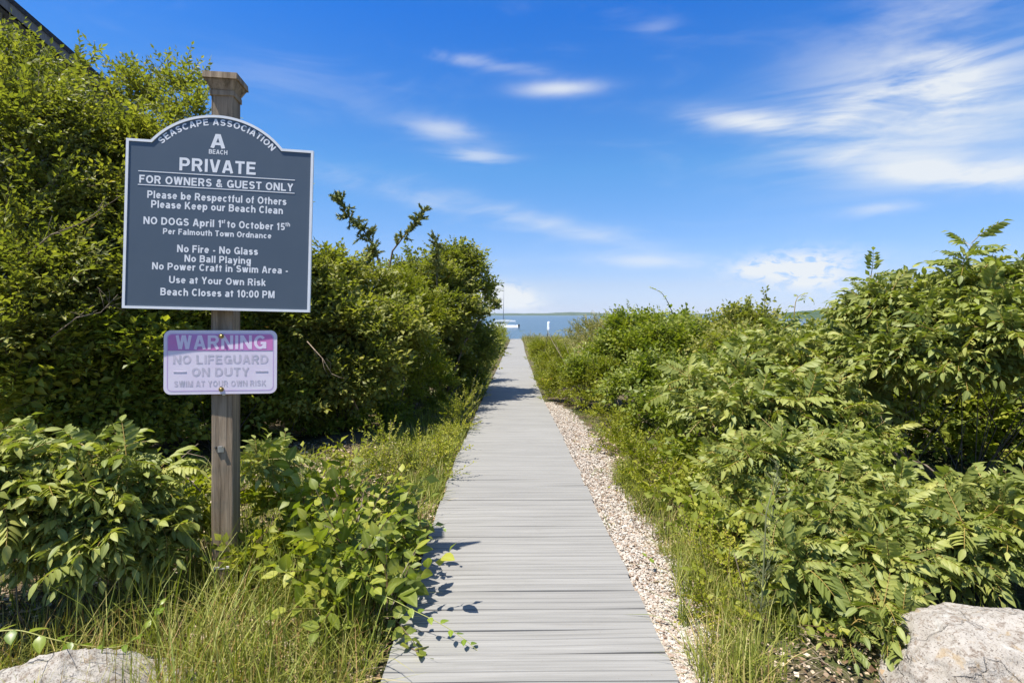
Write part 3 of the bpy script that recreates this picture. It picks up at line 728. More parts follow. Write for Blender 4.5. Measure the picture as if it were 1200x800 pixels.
# ------------------------------------------------------------------ right side
plant('sumac_shrub', 'tallest sumac rising against the sky', 'shrub', GR,
      lob((1190, 382, 4.0, .27), (1125, 390, 4.2, .27), (1060, 392, 4.5, .25), (1015, 385, 4.7, .18), (1195, 430, 3.7, .25), (1120, 430, 4.0, .25), (1055, 440, 4.3, .26), (1250, 400, 3.8, .3)),
      'sumac', M_SUMAC, 1.7, .80, lod='mid', near=290, tips=5, base=[(3.4, 4.5), (3.9, 4.4), (3.2, 4.9)], stem_r=.014)
plant('sumac_shrub', 'spreading sumac with arched leaves directly behind the right boulder', 'shrub', GR,
      lob((1010, 615, 3.1, .18), (1065, 632, 3.0, .17), (1125, 638, 2.9, .16), (1185, 632, 2.9, .16), (1040, 665, 2.75, .15), (1100, 672, 2.75, .12), (1160, 676, 2.75, .12), (1230, 640, 2.8, .17)),
      'sumac', M_SUMAC, 1.7, .70, lod='mid', near=290, base=[(2.3, 3.2), (2.7, 3.1)])
plant('sumac_shrub', 'sumac between the gravel strip and the right boulder', 'shrub', GR,
      lob((885, 570, 3.5, .17), (935, 570, 3.5, .19), (985, 570, 3.5, .17), (905, 625, 3.1, .16), (955, 640, 3.0, .17), (935, 690, 2.7, .14), (985, 695, 2.65, .13), (1010, 735, 2.45, .10), (960, 745, 2.4, .10)),
      'sumac', M_SUMAC, 1.7, .67, lod='mid', near=290, base=[(1.65, 3.2), (1.8, 2.8)])
plant('sumac_shrub', 'middle sumac patch between the low shrubs and tall sumac', 'shrub', GR,
      lob((850, 460, 5.0, .28), (905, 450, 5.0, .28), (960, 460, 4.8, .26), (860, 510, 4.4, .24), (920, 510, 4.3, .25), (985, 505, 4.3, .22), (1010, 430, 5.0, .27)),
      'sumac', M_SUMAC, 1.65, .84, lod='mid', near=200, base=[(2.4, 5.1), (2.9, 4.9)])
plant('viburnum_shrub', 'broad leaved green shrub woven between the middle sumacs', 'shrub', GR,
      lob((820, 540, 4.6, .2), (870, 545, 4.2, .2), (930, 535, 4.1, .2), (990, 545, 3.9, .2), (1040, 560, 3.7, .18), (1000, 590, 3.5, .15), (900, 600, 3.7, .16), (860, 600, 3.9, .14), (1050, 480, 4.9, .2), (960, 420, 5.6, .22), (1000, 412, 5.6, .2), (880, 425, 5.8, .22)),
      'broad', M_BROAD, .8, .95, lod='mid', base=[(1.9, 4.3), (2.4, 4.0)])
plant('hedge_shrub', 'large shaded shrub closing the dark hollow behind the tall sumac', 'shrub', GR,
      lob((1080, 440, 5.8, .45), (1150, 440, 5.6, .5), (1220, 440, 5.4, .5), (1100, 500, 5.6, .4), (1180, 500, 5.3, .45), (1250, 500, 5.2, .5), (1040, 500, 5.8, .35), (1000, 450, 6.3, .36), (1290, 420, 6, .6)),
      'broad', M_BROAD, .7, 1.4, base=[(4.6, 5.9), (5.2, 5.8)])
plant('hedge_shrub', 'far shrub with a wispy shoot at the left end of the right hedge', 'shrub', GR,
      lob((735, 405, 9.5, .38), (772, 402, 9.5, .38), (755, 425, 8.8, .4), (718, 424, 10, .38), (790, 422, 8.4, .4), (810, 400, 9.5, .38)), 'broad', M_BROAD, .9, 1.05, tips=16, base=[(2.4, 9.6), (2.9, 9.3)], clump=.42)
plant('hedge_shrub', 'green hedge shrub with fine upright shoots in the skyline', 'shrub', GR,
      lob((845, 402, 8.5, .36), (880, 402, 8.3, .36), (920, 424, 8.0, .34), (850, 425, 7.5, .36), (900, 434, 7.0, .36), (960, 426, 8.0, .34), (1000, 412, 7.6, .34)), 'broad', M_OLIVE, .9, 1.05, tips=24, base=[(4, 8.4), (4.6, 8)], clump=.42)
plant('hedge_shrub', 'leafy mid height shrub with white dead twigs', 'shrub', GR,
      lob((740, 460, 7.4, .32), (780, 455, 7.0, .34), (820, 462, 6.4, .32), (770, 498, 6.0, .28), (810, 505, 5.4, .28), (690, 442, 9.0, .3)), 'broad', M_BROAD, .9, .95, tips=5, base=[(2, 7.3), (2.2, 6.2)], clump=.42)
plant('bayberry_shrub', 'rounded bright yellow green bush where the gravel strip begins', 'shrub', GR,
      lob((650, 463, 10.2, .18), (644, 455, 11, .22), (639, 446, 12.2, .24), (656, 469, 9.6, .16), (646, 452, 10.3, .20), (636, 434, 13, .28), (628, 418, 18, .34), (665, 442, 10.0, .30), (686, 462, 8.8, .26), (655, 428, 12.5, .34), (694, 478, 8.0, .22), (712, 452, 8.8, .3), (642, 414, 16, .4), (672, 460, 9.3, .2)), 'bright', M_BRIGHT, 1.0, 1.15, tips=4, base=[(1.35, 9)], clump=.42)
plant('bayberry_shrub', 'low yellow green bush edging the middle of the gravel strip', 'shrub', GR,
      lob((722, 518, 5.7, .16), (737, 533, 5.0, .16), (758, 556, 4.4, .15), (781, 578, 3.95, .13), (806, 566, 4.2, .17), (800, 600, 3.65, .10), (832, 556, 4.4, .2), (722, 508, 6.6, .20), (748, 502, 6.4, .24), (742, 548, 5.4, .16), (768, 545, 5.3, .20), (800, 545, 5.0, .2), (765, 582, 4.7, .12), (714, 494, 7.3, .18)), 'bright', M_BRIGHT, 1.0, 1.05, tips=4, base=[(1.5, 5.8)], clump=.42)
plant('leafy_weed', 'clump of dark green leafy weeds beside the gravel strip', 'weed', GR,
      lob((822, 592, 3.75, .13), (846, 575, 4.0, .16), (838, 618, 3.4, .11), (812, 622, 3.35, .07), (862, 640, 3.1, .11)), 'broad', M_BROAD, .7, 1.0, lod='mid', base=[(1.55, 4.2)])
plant('leafy_weed', 'feathery yellow green weed between the gravel and the sumac', 'weed', GR,
      lob((832, 655, 2.95, .09), (846, 685, 2.7, .09), (812, 645, 3.05, .06), (858, 660, 2.9, .09), (835, 715, 2.5, .06)), 'tiny', M_BRIGHT, .9, .9, base=[(1.2, 3.1)])
plant('leafy_weed', 'yellow green leafy weed near the bottom of the gravel strip', 'weed', GR,
      lob((862, 705, 2.75, .08), (850, 740, 2.5, .08), (890, 760, 2.35, .09), (868, 785, 2.25, .07), (905, 725, 2.5, .07)), 'broad', M_BRIGHT, .8, 1.0, lod='mid', near=150, base=[(1.12, 2.6)])

plant('dune_shrub', 'low far shrubs whose tops meet the sea beside the walk', 'shrub', GR,
      lob((630, 408, 40, .6), (650, 408, 32, .55), (672, 406, 26, .5), (692, 396, 20, .55), (642, 410, 26, .45), (704, 404, 15, .5), (622, 406, 50, .7), (716, 396, 18, .5)), 'tiny', M_DUNE, .3, 2.4, clump=.5, stem_r=.006)

# ------------------------------------------------------------------ grasses, dune cover, gravel, litter
def blade(n=3, bend=.5, w_=.012):
    V = []; Fc = []
    for k in range(n):
        u = k / n; x = w_ * (1 - u * .75)
        V += [(-x, bend * u * u, u * (1 - .25 * bend * u)), (x, bend * u * u, u * (1 - .25 * bend * u))]
    V.append((0, bend, 1 - .25 * bend))
    for k in range(n - 1): a = 2 * k; Fc += [(a, a + 1, a + 3), (a, a + 3, a + 2)]
    Fc.append((2 * n - 2, 2 * n - 1, 2 * n))
    return np.array(V), np.array(Fc), np.tile((0, 0, 0, 1.), (len(V), 1))
def grass(name, label, pts, hmin, hmax, matl, rlo=0., rhi=1., w_=.012, cat='grass', seg=3):
    """pts (n, 2) foot points; blades of height hmin..hmax"""
    B = Buf(); n = len(pts); Ts = [blade(seg, b_, w_) for b_ in (.08, .25, .45, .8, 1.1)]
    an = rng.uniform(0, 2 * math.pi, n); h_ = rng.uniform(hmin, hmax, n); lean = rng.normal(0, .22, n); v_ = rng.integers(0, len(Ts), n)
    z = zg(pts[:, 0], pts[:, 1]) - .01; rn = rng.uniform(rlo, rhi, n) * rng.uniform(.6, 1, n)
    ca, sa, cl_, sl = np.cos(an), np.sin(an), np.cos(lean), np.sin(lean)
    M = np.zeros((n, 4, 4)); Rz = np.zeros((n, 3, 3)); Rz[:, 0, 0] = ca; Rz[:, 0, 1] = -sa; Rz[:, 1, 0] = sa; Rz[:, 1, 1] = ca; Rz[:, 2, 2] = 1
    Rx = np.zeros((n, 3, 3)); Rx[:, 0, 0] = 1; Rx[:, 1, 1] = cl_; Rx[:, 1, 2] = -sl; Rx[:, 2, 1] = sl; Rx[:, 2, 2] = cl_
    M[:, :3, :3] = np.einsum('kij,kjm->kim', Rz, Rx) * h_[:, None, None]; M[:, :3, 3] = np.stack([pts[:, 0], pts[:, 1], z], 1); M[:, 3, 3] = 1
    for k, T in enumerate(Ts): inst(B, T, M[v_ == k], rn[v_ == k])
    STATS[0] += sum(len(q) for q in B.f)
    return tag(B.build(name, matl, smooth=True), label, cat, kind='stuff')
def patch(n, x0, x1, y0, y1, clumps=0, sd=.06):
    if clumps:
        c_ = np.stack([rng.uniform(x0, x1, clumps), rng.uniform(y0, y1, clumps)], 1)
        return c_[rng.integers(0, clumps, n)] + rng.normal(0, sd, (n, 2))
    return np.stack([rng.uniform(x0, x1, n), rng.uniform(y0, y1, n)], 1)
def left_ok(p, edge=-.56): return p[(p[:, 0] < edge)]
grass('tall_grass', 'long green blades in front of the sign post and shrub', left_ok(np.concatenate([patch(600, -2.3, -.7, 2.0, 3.4, 45, .06), patch(420, -1.5, -.62, 1.7, 2.9, 22, .05)])), .18, .54, M_GRASS, .1, 1.0, .008)
grass('short_grass', 'short mixed green grass around the post base', left_ok(np.concatenate([patch(6200, -3.0, -.6, 2.0, 5.2, 200, .07), patch(5000, -.95, -.58, 1.6, 7, 200, .05)])), .05, .20, M_GRASS, .1, 1.1, .022)
grass('dry_grass', 'straw coloured dead grass between the boulder and boardwalk', left_ok(patch(5200, -2.2, -.6, 1.6, 3.6, 120, .09)), .08, .34, M_GRASS, .78, 1.3, .009)
grass('verge_grass', 'green verge grass along the left boardwalk edge', left_ok(patch(9000, -1.6, -.6, 4.5, 16, 420, .08), -.6), .06, .26, M_GRASS, .1, .8, .02)
def gravel_edge(y): return np.interp(y, [1, 2.1, 2.5, 3.05, 3.6, 4.2, 5.1, 6.5, 8.6, 9.5], [.68, .71, .79, .89, .85, .83, .90, .92, .88, .7]) + .03 * np.sin(y * 11) + .02 * np.sin(y * 27 + 1)
def right_pts(n, y0, y1, wd, clumps):
    p = patch(n, 0, wd, y0, y1, clumps, .05); p[:, 0] = gravel_edge(p[:, 1]) + .05 + np.abs(p[:, 0]); return p
grass('verge_grass', 'fine green grass tufts where the gravel meets the shrubs', np.concatenate([right_pts(3600, 2.0, 5.0, .30, 70), right_pts(1500, 2.2, 3.6, .5, 30)]), .06, .24, M_GRASS, .1, 1.05, .014)
grass('verge_grass', 'low grass cover under the shrubs right of the gravel', patch(9000, 1.1, 4.5, 2.2, 9, 500, .12), .05, .18, M_GRASS, .1, .9, .02)
grass('grass_tuft', 'single grass tuft standing in the pale gravel', patch(26, .80, .84, 2.42, 2.48), .10, .26, M_GRASS, 0, .5, .018)
grass('grass_tuft', 'tiny weeds at the right edge of the boardwalk', np.concatenate([patch(60, .665, .69, 3.5, 3.75), patch(70, .74, .86, 4.6, 4.9, 6, .02), patch(50, .74, .8, 2.2, 2.3), patch(60, .78, .9, 5.5, 5.8, 6, .02)]), .03, .08, M_GRASS, 0, .6, .05)
# dune grass further down both sides of the walk
pts = patch(40000, -1, 26, 13, 62); pts = pts[(pts[:, 0] > np.interp(pts[:, 1], [13, 20, 30, 62], [1.0, .85, .95, 1.15])) & (pts[:, 0] < 1.2 + pts[:, 1] * .42)]
grass('dune_grass', 'tan and green dune grass right of the far boardwalk', pts, .22, .55, M_DUNE, 0, 1, .035, seg=2)
pts = patch(16000, -12, 0, 14, 62); pts = pts[pts[:, 0] < np.interp(pts[:, 1], [13, 30, 62], [-.65, -.62, -.35])]
grass('dune_grass', 'green dune grass left of the far boardwalk', pts, .22, .5, M_DUNE, 0, .7, .035, seg=2)
# gravel strip: bed sheet plus loose shell pieces
ys = np.arange(.9, 9.6, .15); V = []
for q in ys: V += [(bx(q) + BW / 2 - .03, q, float(zg(.6, q)) + .006), (float(gravel_edge(q)) + .12 + .03 * math.sin(q * 9), q, float(zg(1.0, q)) + .006)]
V = [(x, y_, z + .012) for x, y_, z in V]
B = Buf(); B.add(V, [f for k in range(len(ys) - 1) for f in ((2 * k, 2 * k + 1, 2 * k + 3), (2 * k, 2 * k + 3, 2 * k + 2))])
tag(B.build('gravel_strip', M_SHELLBED), 'sandy bed of the shell gravel strip along the boardwalk', kind='structure')
def flakes(name, label, p, smin, smax, matl, power, lift=.004, flat=.35):
    n = len(p); ico = []; Fi = [(0, 1, 2), (0, 2, 3), (0, 3, 4), (0, 4, 1), (5, 2, 1), (5, 3, 2), (5, 4, 3), (5, 1, 4)]
    B = Buf(); Ts = []
    for k in range(6):
        r_ = random.Random(k); V = [(r_.uniform(-.2, .2), r_.uniform(-.2, .2), flat)] + [(math.cos(a) * r_.uniform(.6, 1), math.sin(a) * r_.uniform(.5, 1), r_.uniform(-.1, .15)) for a in (0, 1.6, 3.1, 4.7)] + [(0, 0, -flat * .8)]
        Ts.append((np.array(V), np.array(Fi), np.tile((0, 0, 0, 1.), (6, 1))))
    s = rng.uniform(0, 1, n) ** 2 * (smax - smin) + smin; q = rng.normal(size=(n, 3)) * .35 + (0, 0, 1); q /= np.linalg.norm(q, axis=1)[:, None]
    an = rng.uniform(0, 6.28, n); a_ = np.stack([np.cos(an), np.sin(an), np.zeros(n)], 1); x = a_ - q * (a_ * q).sum(1)[:, None]; x /= np.linalg.norm(x, axis=1)[:, None]; y_ = np.cross(q, x)
    M = np.zeros((n, 4, 4)); M[:, :3, 0] = x * s[:, None]; M[:, :3, 1] = y_ * s[:, None]; M[:, :3, 2] = q * s[:, None]; M[:, 3, 3] = 1
    M[:, :3, 3] = np.stack([p[:, 0], p[:, 1], zg(p[:, 0], p[:, 1]) + lift + rng.uniform(0, .012, n)], 1)
    rn = rng.uniform(0, 1, n) ** power; v_ = rng.integers(0, 6, n)
    for k, T in enumerate(Ts): inst(B, T, M[v_ == k], rn[v_ == k])
    STATS[0] += sum(len(z_) for z_ in B.f)
    return tag(B.build(name, matl), label, 'gravel' if 'gravel' in name else 'litter', kind='stuff')
n = 34000; yy = 1.6 + 8.2 * rng.random(n) ** 1.6; ed = gravel_edge(yy); lft = np.interp(yy, [a for a, _ in BX], [b for _, b in BX]) + BW / 2
u = rng.random(n); xx = lft + .004 + (ed - lft + .10) * u ** .92 + rng.normal(0, .03, n) * (u > .7); xx = np.maximum(xx, lft + .006)
flakes('shell_gravel', 'pale crushed shell gravel along the right side of the boardwalk', np.stack([xx, yy], 1), .006, .019, M_SHELL, .5, .016)
n = 15000; p_ = np.stack([rng.uniform(-2.8, -.55, n), 1.6 + 4.5 * rng.random(n) ** 1.3], 1)
flakes('leaf_litter', 'dry brown leaf litter under the grass on the left', p_, .006, .03, M_LITTER, 1.0, .003, .08)
n = 11000; yy = 1.8 + 5 * rng.random(n); p_ = np.stack([gravel_edge(yy) - .14 + 1.0 * rng.random(n) ** 1.3, yy], 1)
flakes('leaf_litter', 'dry brown litter at the outer edge of the gravel', p_, .005, .02, M_LITTER, 1.0, .014, .08)
B = Buf()
for k in range(420):
    x, y_ = (random.uniform(-2.6, -.62), random.uniform(1.7, 3.6)) if k % 3 else (random.uniform(.95, 1.5), random.uniform(2, 4.5))
    z = float(zg(x, y_)); a = random.uniform(0, 6.28); L = random.uniform(.04, .22); p0 = np.array((x, y_, z + random.uniform(.005, .04))); d_ = np.array((math.cos(a), math.sin(a), random.uniform(-.1, .35)))
    tube(B, [p0, p0 + d_ * L * .5 + (0, 0, .01), p0 + d_ * L], [.0022, .0018, .001], 3)
tag(B.build('fallen_twigs', M_TWIG), 'thin dry fallen twigs scattered on the ground', 'twigs', kind='stuff')

# ------------------------------------------------------------------ vines, shoots, dead stalk
def vine(name, label, cat, pts, leaf, matl, n_leaf, size, r0=.003, flower=None, group=None):
    root = empty(name, tuple(pts[0])); tag(root, label, cat, group); off = np.array(pts[0])
    # smooth the course
    pts = [np.array(q, float) for q in pts]; cur = []
    for i in range(len(pts) - 1):
        p0, p1, p2, p3 = pts[max(i - 1, 0)], pts[i], pts[i + 1], pts[min(i + 2, len(pts) - 1)]
        for u in np.linspace(0, 1, 6, endpoint=False):
            cur.append(.5 * ((2 * p1) + (-p0 + p2) * u + (2 * p0 - 5 * p1 + 4 * p2 - p3) * u * u + (-p0 + 3 * p1 - 3 * p2 + p3) * u ** 3))
    cur.append(pts[-1]); sb = Buf(); tube(sb, [q - off for q in cur], list(np.linspace(r0, r0 * .35, len(cur))), 5, (0, 0, 1, 1)); sb.build('stem', matl, root, smooth=True)
    ms = []
    for T in LEAF[leaf]:
        for q in (.25, .55, .85):
            Bq = Buf(); a = T[2].copy(); a[:, 0] = q; Bq.add(T[0], T[1], a); ms.append(Bq.mesh('leaf', matl, True))
    for k in range(n_leaf):
        q = cur[int((.08 + .92 * k / max(1, n_leaf - 1)) * (len(cur) - 1))] if n_leaf > 1 else cur[-1]
        i_ = min(int((.08 + .92 * k / max(1, n_leaf - 1)) * (len(cur) - 1)), len(cur) - 2); t_ = cur[i_ + 1] - cur[i_]; t_ /= np.linalg.norm(t_)
        sd = np.cross(t_, (0, 0, 1)); sd /= np.linalg.norm(sd) + 1e-9
        f = t_ * .5 + sd * (1 if k % 2 else -1) * random.uniform(.5, 1) + np.array((0, 0, random.uniform(-.35, .35)))
        s = size * random.uniform(.75, 1.15) * (1.1 - .5 * k / n_leaf)
        o = link(bpy.data.objects.new('leaf', random.choice(ms)), root)
        o.matrix_local = Matrix(mat4(frame(f, (random.uniform(-.3, .3), random.uniform(-.5, .1), 1)), q - off, s).tolist())
    return root
M_VINE = leaf_mat('vine_leaf', [(0, (.10, .17, .015)), (.5, (.20, .27, .025)), (1, (.30, .33, .05))], stem=(.30, .30, .08), rough=.35)
vine('catbrier_vine', 'thin catbrier vine trailing over the left boulder', 'vine', [P(-20, 742, 2.0), P(20, 738, 2.02), P(60, 748, 2.03), P(100, 756, 2.05), P(140, 757, 2.08), P(165, 742, 2.1), P(180, 724, 2.12), P(188, 708, 2.12)], 'broad_hi', M_VINE, 17, .062, .0028)
vine('catbrier_vine', 'catbrier vine reaching out over the boardwalk edge', 'vine', [P(405, 665, 2.5), P(425, 690, 2.42), P(455, 700, 2.36), P(485, 715, 2.32), P(512, 728, 2.28), P(535, 742, 2.25), P(552, 755, 2.22), P(570, 772, 2.20)], 'broad_hi', M_VINE, 15, .052, .0026)
vine('catbrier_vine', 'arching vine tip over the first boards beside the post side shrub', 'vine', [P(430, 640, 2.9), P(455, 622, 2.9), P(480, 612, 2.9), P(500, 612, 2.9), P(520, 618, 2.9)], 'broad_hi', M_VINE, 10, .045, .0024)
vine('leafy_sprout', 'small leafy sprout standing in the gravel strip', 'weed', [np.array((.92, 3.0, float(zg(.92, 3.0)))), P(777, 690, 2.98), P(768, 662, 2.95), P(758, 652, 2.93)], 'broad_hi', M_VINE, 8, .05, .0022)
vine('leafy_shoot', 'wispy leafy shoot leaning left above the hedge skyline', 'shrub', [P(790, 372, 9), P(783, 355, 9), P(775, 343, 9), P(762, 337, 9)], 'broad_hi', M_BROAD, 13, .11, .008)
vine('leafy_shoot', 'forked young shoot above the middle of the hedge skyline', 'shrub', [P(930, 385, 6), P(931, 365, 6), P(933, 352, 6), P(938, 346, 6), P(946, 347, 6)], 'sumac_mid', M_SUMAC, 8, .16, .006)
vine('leafy_shoot', 'thin long shoot above the tree left of the blue sign', 'shrub', [P(100, 100, 5.9), P(106, 75, 5.9), P(112, 60, 5.9), P(110, 48, 5.9)], 'olive_hi', M_OLIVE, 10, .05, .005)
vine('sumac_shoot', 'upright pinnate shoot topping the tallest sumac', 'shrub', [P(1165, 340, 4.0), P(1164, 315, 4.0), P(1163, 298, 4.0)], 'sumac_hi', M_SUMAC, 7, .20, .006)
# dead limbs
def limb(label, pts, r0, forks=5, seed=1, group='bare dead branches among the shrubs'):
    r_ = np.random.default_rng(seed); B = Buf(); pts = [np.array(q, float) for q in pts]; off = pts[0].copy(); n = len(pts)
    root = tube(B, [q - off for q in pts], list(np.linspace(r0, r0 * .3, n)), 6)
    for k in range(forks):
        i_ = r_.integers(0, n - 1); u = r_.random(); p0 = pts[i_] * (1 - u) + pts[i_ + 1] * u; t_ = pts[i_ + 1] - pts[i_]; L = np.linalg.norm(t_)
        d_ = t_ / L + r_.normal(0, .6, 3); d_ /= np.linalg.norm(d_); m_ = p0 + d_ * L * .4; e = m_ + (d_ + r_.normal(0, .3, 3)) * L * .3
        tube(B, [p0 - off, m_ - off, e - off], [r0 * .45, r0 * .3, r0 * .12], 4)
    o = B.build('dead_branch', M_TWIG, smooth=True); o.location = off; tag(o, label, 'branch', group)
limb('pale dead branch in the shade left of the bright bush', [P(360, 400, 5.4), P(378, 420, 5.3), P(390, 440, 5.2)], .006, 5, 2)
limb('grey bare twigs showing through the tall left tree', [P(30, 300, 4.3), P(60, 275, 4.35), P(95, 262, 4.4), P(125, 240, 4.5)], .007, 9, 21)
limb('bleached dead twigs low in the left tree beside the sign', [P(60, 395, 4.2), P(90, 372, 4.2), P(118, 366, 4.3), P(138, 345, 4.4)], .006, 9, 22)
limb('thin bare twigs in the green shrub right of the warning sign', [P(420, 480, 6.0), P(405, 450, 6.0), P(398, 425, 6.0)], .007, 8, 23)
limb('curved dry stick rising beside the post', [P(232, 520, 4.0), P(214, 535, 3.6), P(200, 548, 3.4), P(186, 500, 4.4)][:3], .005, 2, 3)
limb('thin pale stick crossing in front of the shaded ground by the post', [P(235, 575, 2.8), P(222, 562, 2.85), P(214, 553, 2.9)], .004, 1, 4)
limb('grey dead branch across the shrub above the gravel strip', [P(738, 500, 6.2), P(755, 494, 6.1), P(775, 486, 6.0)], .010, 5, 5)
limb('dead forked branches in the dark hollow under the tall sumac', [P(1060, 560, 3.9), P(1045, 520, 4.0), P(1020, 490, 4.1), P(990, 468, 4.2)], .014, 10, 6)
limb('fallen pale branch low in the hollow under the tall sumac', [P(1120, 575, 3.7), P(1085, 545, 3.8), P(1040, 530, 3.9)], .012, 8, 7)
limb('crooked stick curving out of the left shrub', [P(395, 690, 2.6), P(400, 665, 2.6), P(425, 645, 2.62), P(455, 634, 2.62)], .004, 1, 8)
# grey feathery stalk in the right sumac
B = Buf(); p0 = np.array((1.16, 2.42, float(zg(1.16, 2.42)))); top = P(913, 545, 2.45); top2 = P(898, 600, 2.42); off = p0.copy()
M_STALK, t, b = mat('grey_green_stalk', .9, (.16, .17, .08), .1)
tube(B, [p0 - off, P(893, 700, 2.42) - off, top2 - off, top - off], [.004, .0038, .0035, .002], 6)
for k in range(70):
    u = random.random(); q = (P(893, 700, 2.42) * (1 - u) + top * u) if k % 4 else (p0 * (1 - u) + P(893, 700, 2.42) * u)
    d_ = np.array((random.uniform(-1, 1), random.uniform(-1, 1), random.uniform(.2, 1.1))); d_ /= np.linalg.norm(d_); L = random.uniform(.03, .12) * (1.25 - u * .7)
    tube(B, [q - off, q + d_ * L - off], [.0018, .0008], 3)
    for j in range(5):
        e = q + d_ * L * random.uniform(.4, 1); d2 = d_ + np.array((random.uniform(-.8, .8), random.uniform(-.8, .8), random.uniform(-.4, .6))); tube(B, [e - off, e + d2 * .02 - off], [.0012, .0005], 3)
o = B.build('dry_stalk', M_STALK); o.location = off; tag(o, 'feathery grey green dry stalk standing in front of the sumac', 'plant')
o = vine('orange_flower', 'small orange flower bud in the dark under the right sumac', 'flower', [P(1150, 592, 3.0), P(1146, 584, 2.97), P(1142, 577, 2.95)], 'olive_hi', M_ORANGE, 4, .03, .003)

# ------------------------------------------------------------------ boulders
def boulder(label, c, s, seed, rot):
    import bmesh
    bm = bmesh.new(); bmesh.ops.create_icosphere(bm, subdivisions=6, radius=1)
    planes = [(Vector((random.Random(seed * 9 + k).uniform(-1, 1), random.Random(seed * 5 + k).uniform(-1, 1), random.Random(seed * 3 + k).uniform(-.2, 1))).normalized(), random.Random(seed + k).uniform(.72, .9)) for k in range(11)]
    for v in bm.verts:
        p_ = v.co.copy()
        for n_, d_ in planes:
            e = p_.dot(n_) - d_
            if e > 0: p_ -= n_ * e * .96
        q = p_ * 1.6 + Vector((seed, 0, 0))
        p_ *= 1 + .10 * noise.fractal(q, 1, 2, 5) + .04 * abs(noise.fractal(q * 3.2, 1, 2, 4)) + .016 * noise.fractal(q * 12, 1, 2, 3) + .006 * noise.fractal(q * 40, 1, 2, 2)
        v.co = Vector((p_.x * s[0], p_.y * s[1], p_.z * s[2]))
    me = bpy.data.meshes.new('boulder'); bm.to_mesh(me); bm.free(); me.materials.append(M_ROCK)
    me.polygons.foreach_set('use_smooth', np.ones(len(me.polygons), bool))
    o = link(bpy.data.objects.new('boulder', me)); o.location = c; o.rotation_euler = (0, 0, R(rot)); STATS[0] += len(me.polygons)
    tag(o, label, 'boulder', 'granite boulders at the start of the boardwalk')
boulder('pale grey boulder under the catbrier vine', (-1.66, 1.90, -.12), (.62, .30, .33), 4, 8)
boulder('pink grey lichened boulder at the foot of the sumac', (2.02, 2.03, -.02), (.66, .44, .29), 11, -6)

# ------------------------------------------------------------------ wooden post
YAW = math.atan2(.138, .890)
post = empty('sign_post', (-1.544, 2.765, 0), (0, 0, YAW)); tag(post, 'weathered square wooden post carrying both signs', 'post')
PW = .108
def wood_box(name, z0, z1, w0, w1, parent, matl=M_WOOD, segs=1, jit=0):
    B = Buf(); V = []
    for k in range(segs + 1):
        u = k / segs; z = z0 + (z1 - z0) * u; h_ = (w0 + (w1 - w0) * u) / 2
        V += [(-h_ + random.uniform(-jit, jit), -h_, z), (h_, -h_ + random.uniform(-jit, jit), z), (h_, h_, z), (-h_, h_, z)]
    Fc = []
    for k in range(segs):
        for i_ in range(4): a0, b0 = 4 * k + i_, 4 * k + (i_ + 1) % 4; Fc += [(a0, b0, b0 + 4), (a0, b0 + 4, a0 + 4)]
    m_ = 4 * segs; Fc += [(0, 2, 1), (0, 3, 2), (m_, m_ + 1, m_ + 2), (m_, m_ + 2, m_ + 3)]
    B.add(V, Fc); return bevel(B.build(name, matl, parent), .004)
wood_box('post_shaft', -.1, 2.70, PW, PW, post, segs=14, jit=.0015)
cap = wood_box('post_cap', 2.688, 2.740, PW + .004, PW + .052, post)
wood_box('cap_top', 2.7405, 2.775, PW + .066, PW + .060, cap)
wood_box('cap_collar', 2.660, 2.6875, PW + .014, PW + .014, cap)
B = Buf(); boxb(B, (0, 0, .163), (PW + .006, PW + .006, .012)); B.build('white_strap', M_PAINT, post)
def bolt(parent, x, y_, z, r_, matl, name='bolt'):
    B = Buf(); tube(B, [(x, y_, z), (x, y_ - .004, z)], [r_ * 1.5, r_ * 1.5], 12); tube(B, [(x, y_ - .0041, z), (x, y_ - .010, z), (x, y_ - .012, z)], [r_, r_, r_ * .6], 6)
    return B.build(name, matl, parent)
bolt(post, .010, -PW / 2, 1.085, .007, M_STEEL)
B = Buf(); boxb(B, (-.004, -PW / 2 - .004, .79), (.030, .007, .028)); boxb(B, (-.004, -PW / 2 - .011, .806), (.020, .014, .005)); B.build('metal_clip', M_STEEL, post)
bolt(post, -.03, -PW / 2, .80, .004, M_DARK, 'nail_head'); bolt(post, .0, -PW / 2, .32, .0035, M_DARK, 'nail_head')

# ------------------------------------------------------------------ association sign
fdir = np.array((math.cos(YAW), math.sin(YAW), 0)); TILT = -R(1.33)
S0 = np.array(((-1.972 - 1.0815) / 2, (2.6 + 2.738) / 2, (1.535 + 1.514) / 2))    # centre of the bottom edge
sign = empty('association_sign', tuple(S0)); sign.rotation_mode = 'QUATERNION'
Ms = Matrix.Rotation(YAW, 3, 'Z') @ Matrix.Rotation(-TILT, 3, 'Y'); sign.rotation_quaternion = Ms.to_quaternion()
tag(sign, 'slate blue private beach sign with arched top and white lettering', 'sign')
MsN = np.array(Ms)
def SL(px, py, cx=None):
    """local (x, z) on the sign face for a photo pixel"""
    d_ = np.array(((px - 600) / F, 1, (369 - py) / F)); n_ = MsN[:, 1]; t_ = ((S0 - CAMP) @ n_) / (d_ @ n_)
    q = MsN.T @ (CAMP + d_ * t_ - S0); return q[0], q[2]
def C(x, y_): return SL(120 + x / 2.667, 80 + y_ / 2.667)
SW, SH = .905, .862
hw = SW / 2; xa, za = C(155, 222); xb, zb = C(565, 250); zsh = SH - .002; cx_ = (xa + xb) / 2; ch = (xb - xa) / 2
rise = C(362, 150)[1] - zsh; RA = (ch * ch + rise * rise) / (2 * rise); zc = zsh + rise - RA
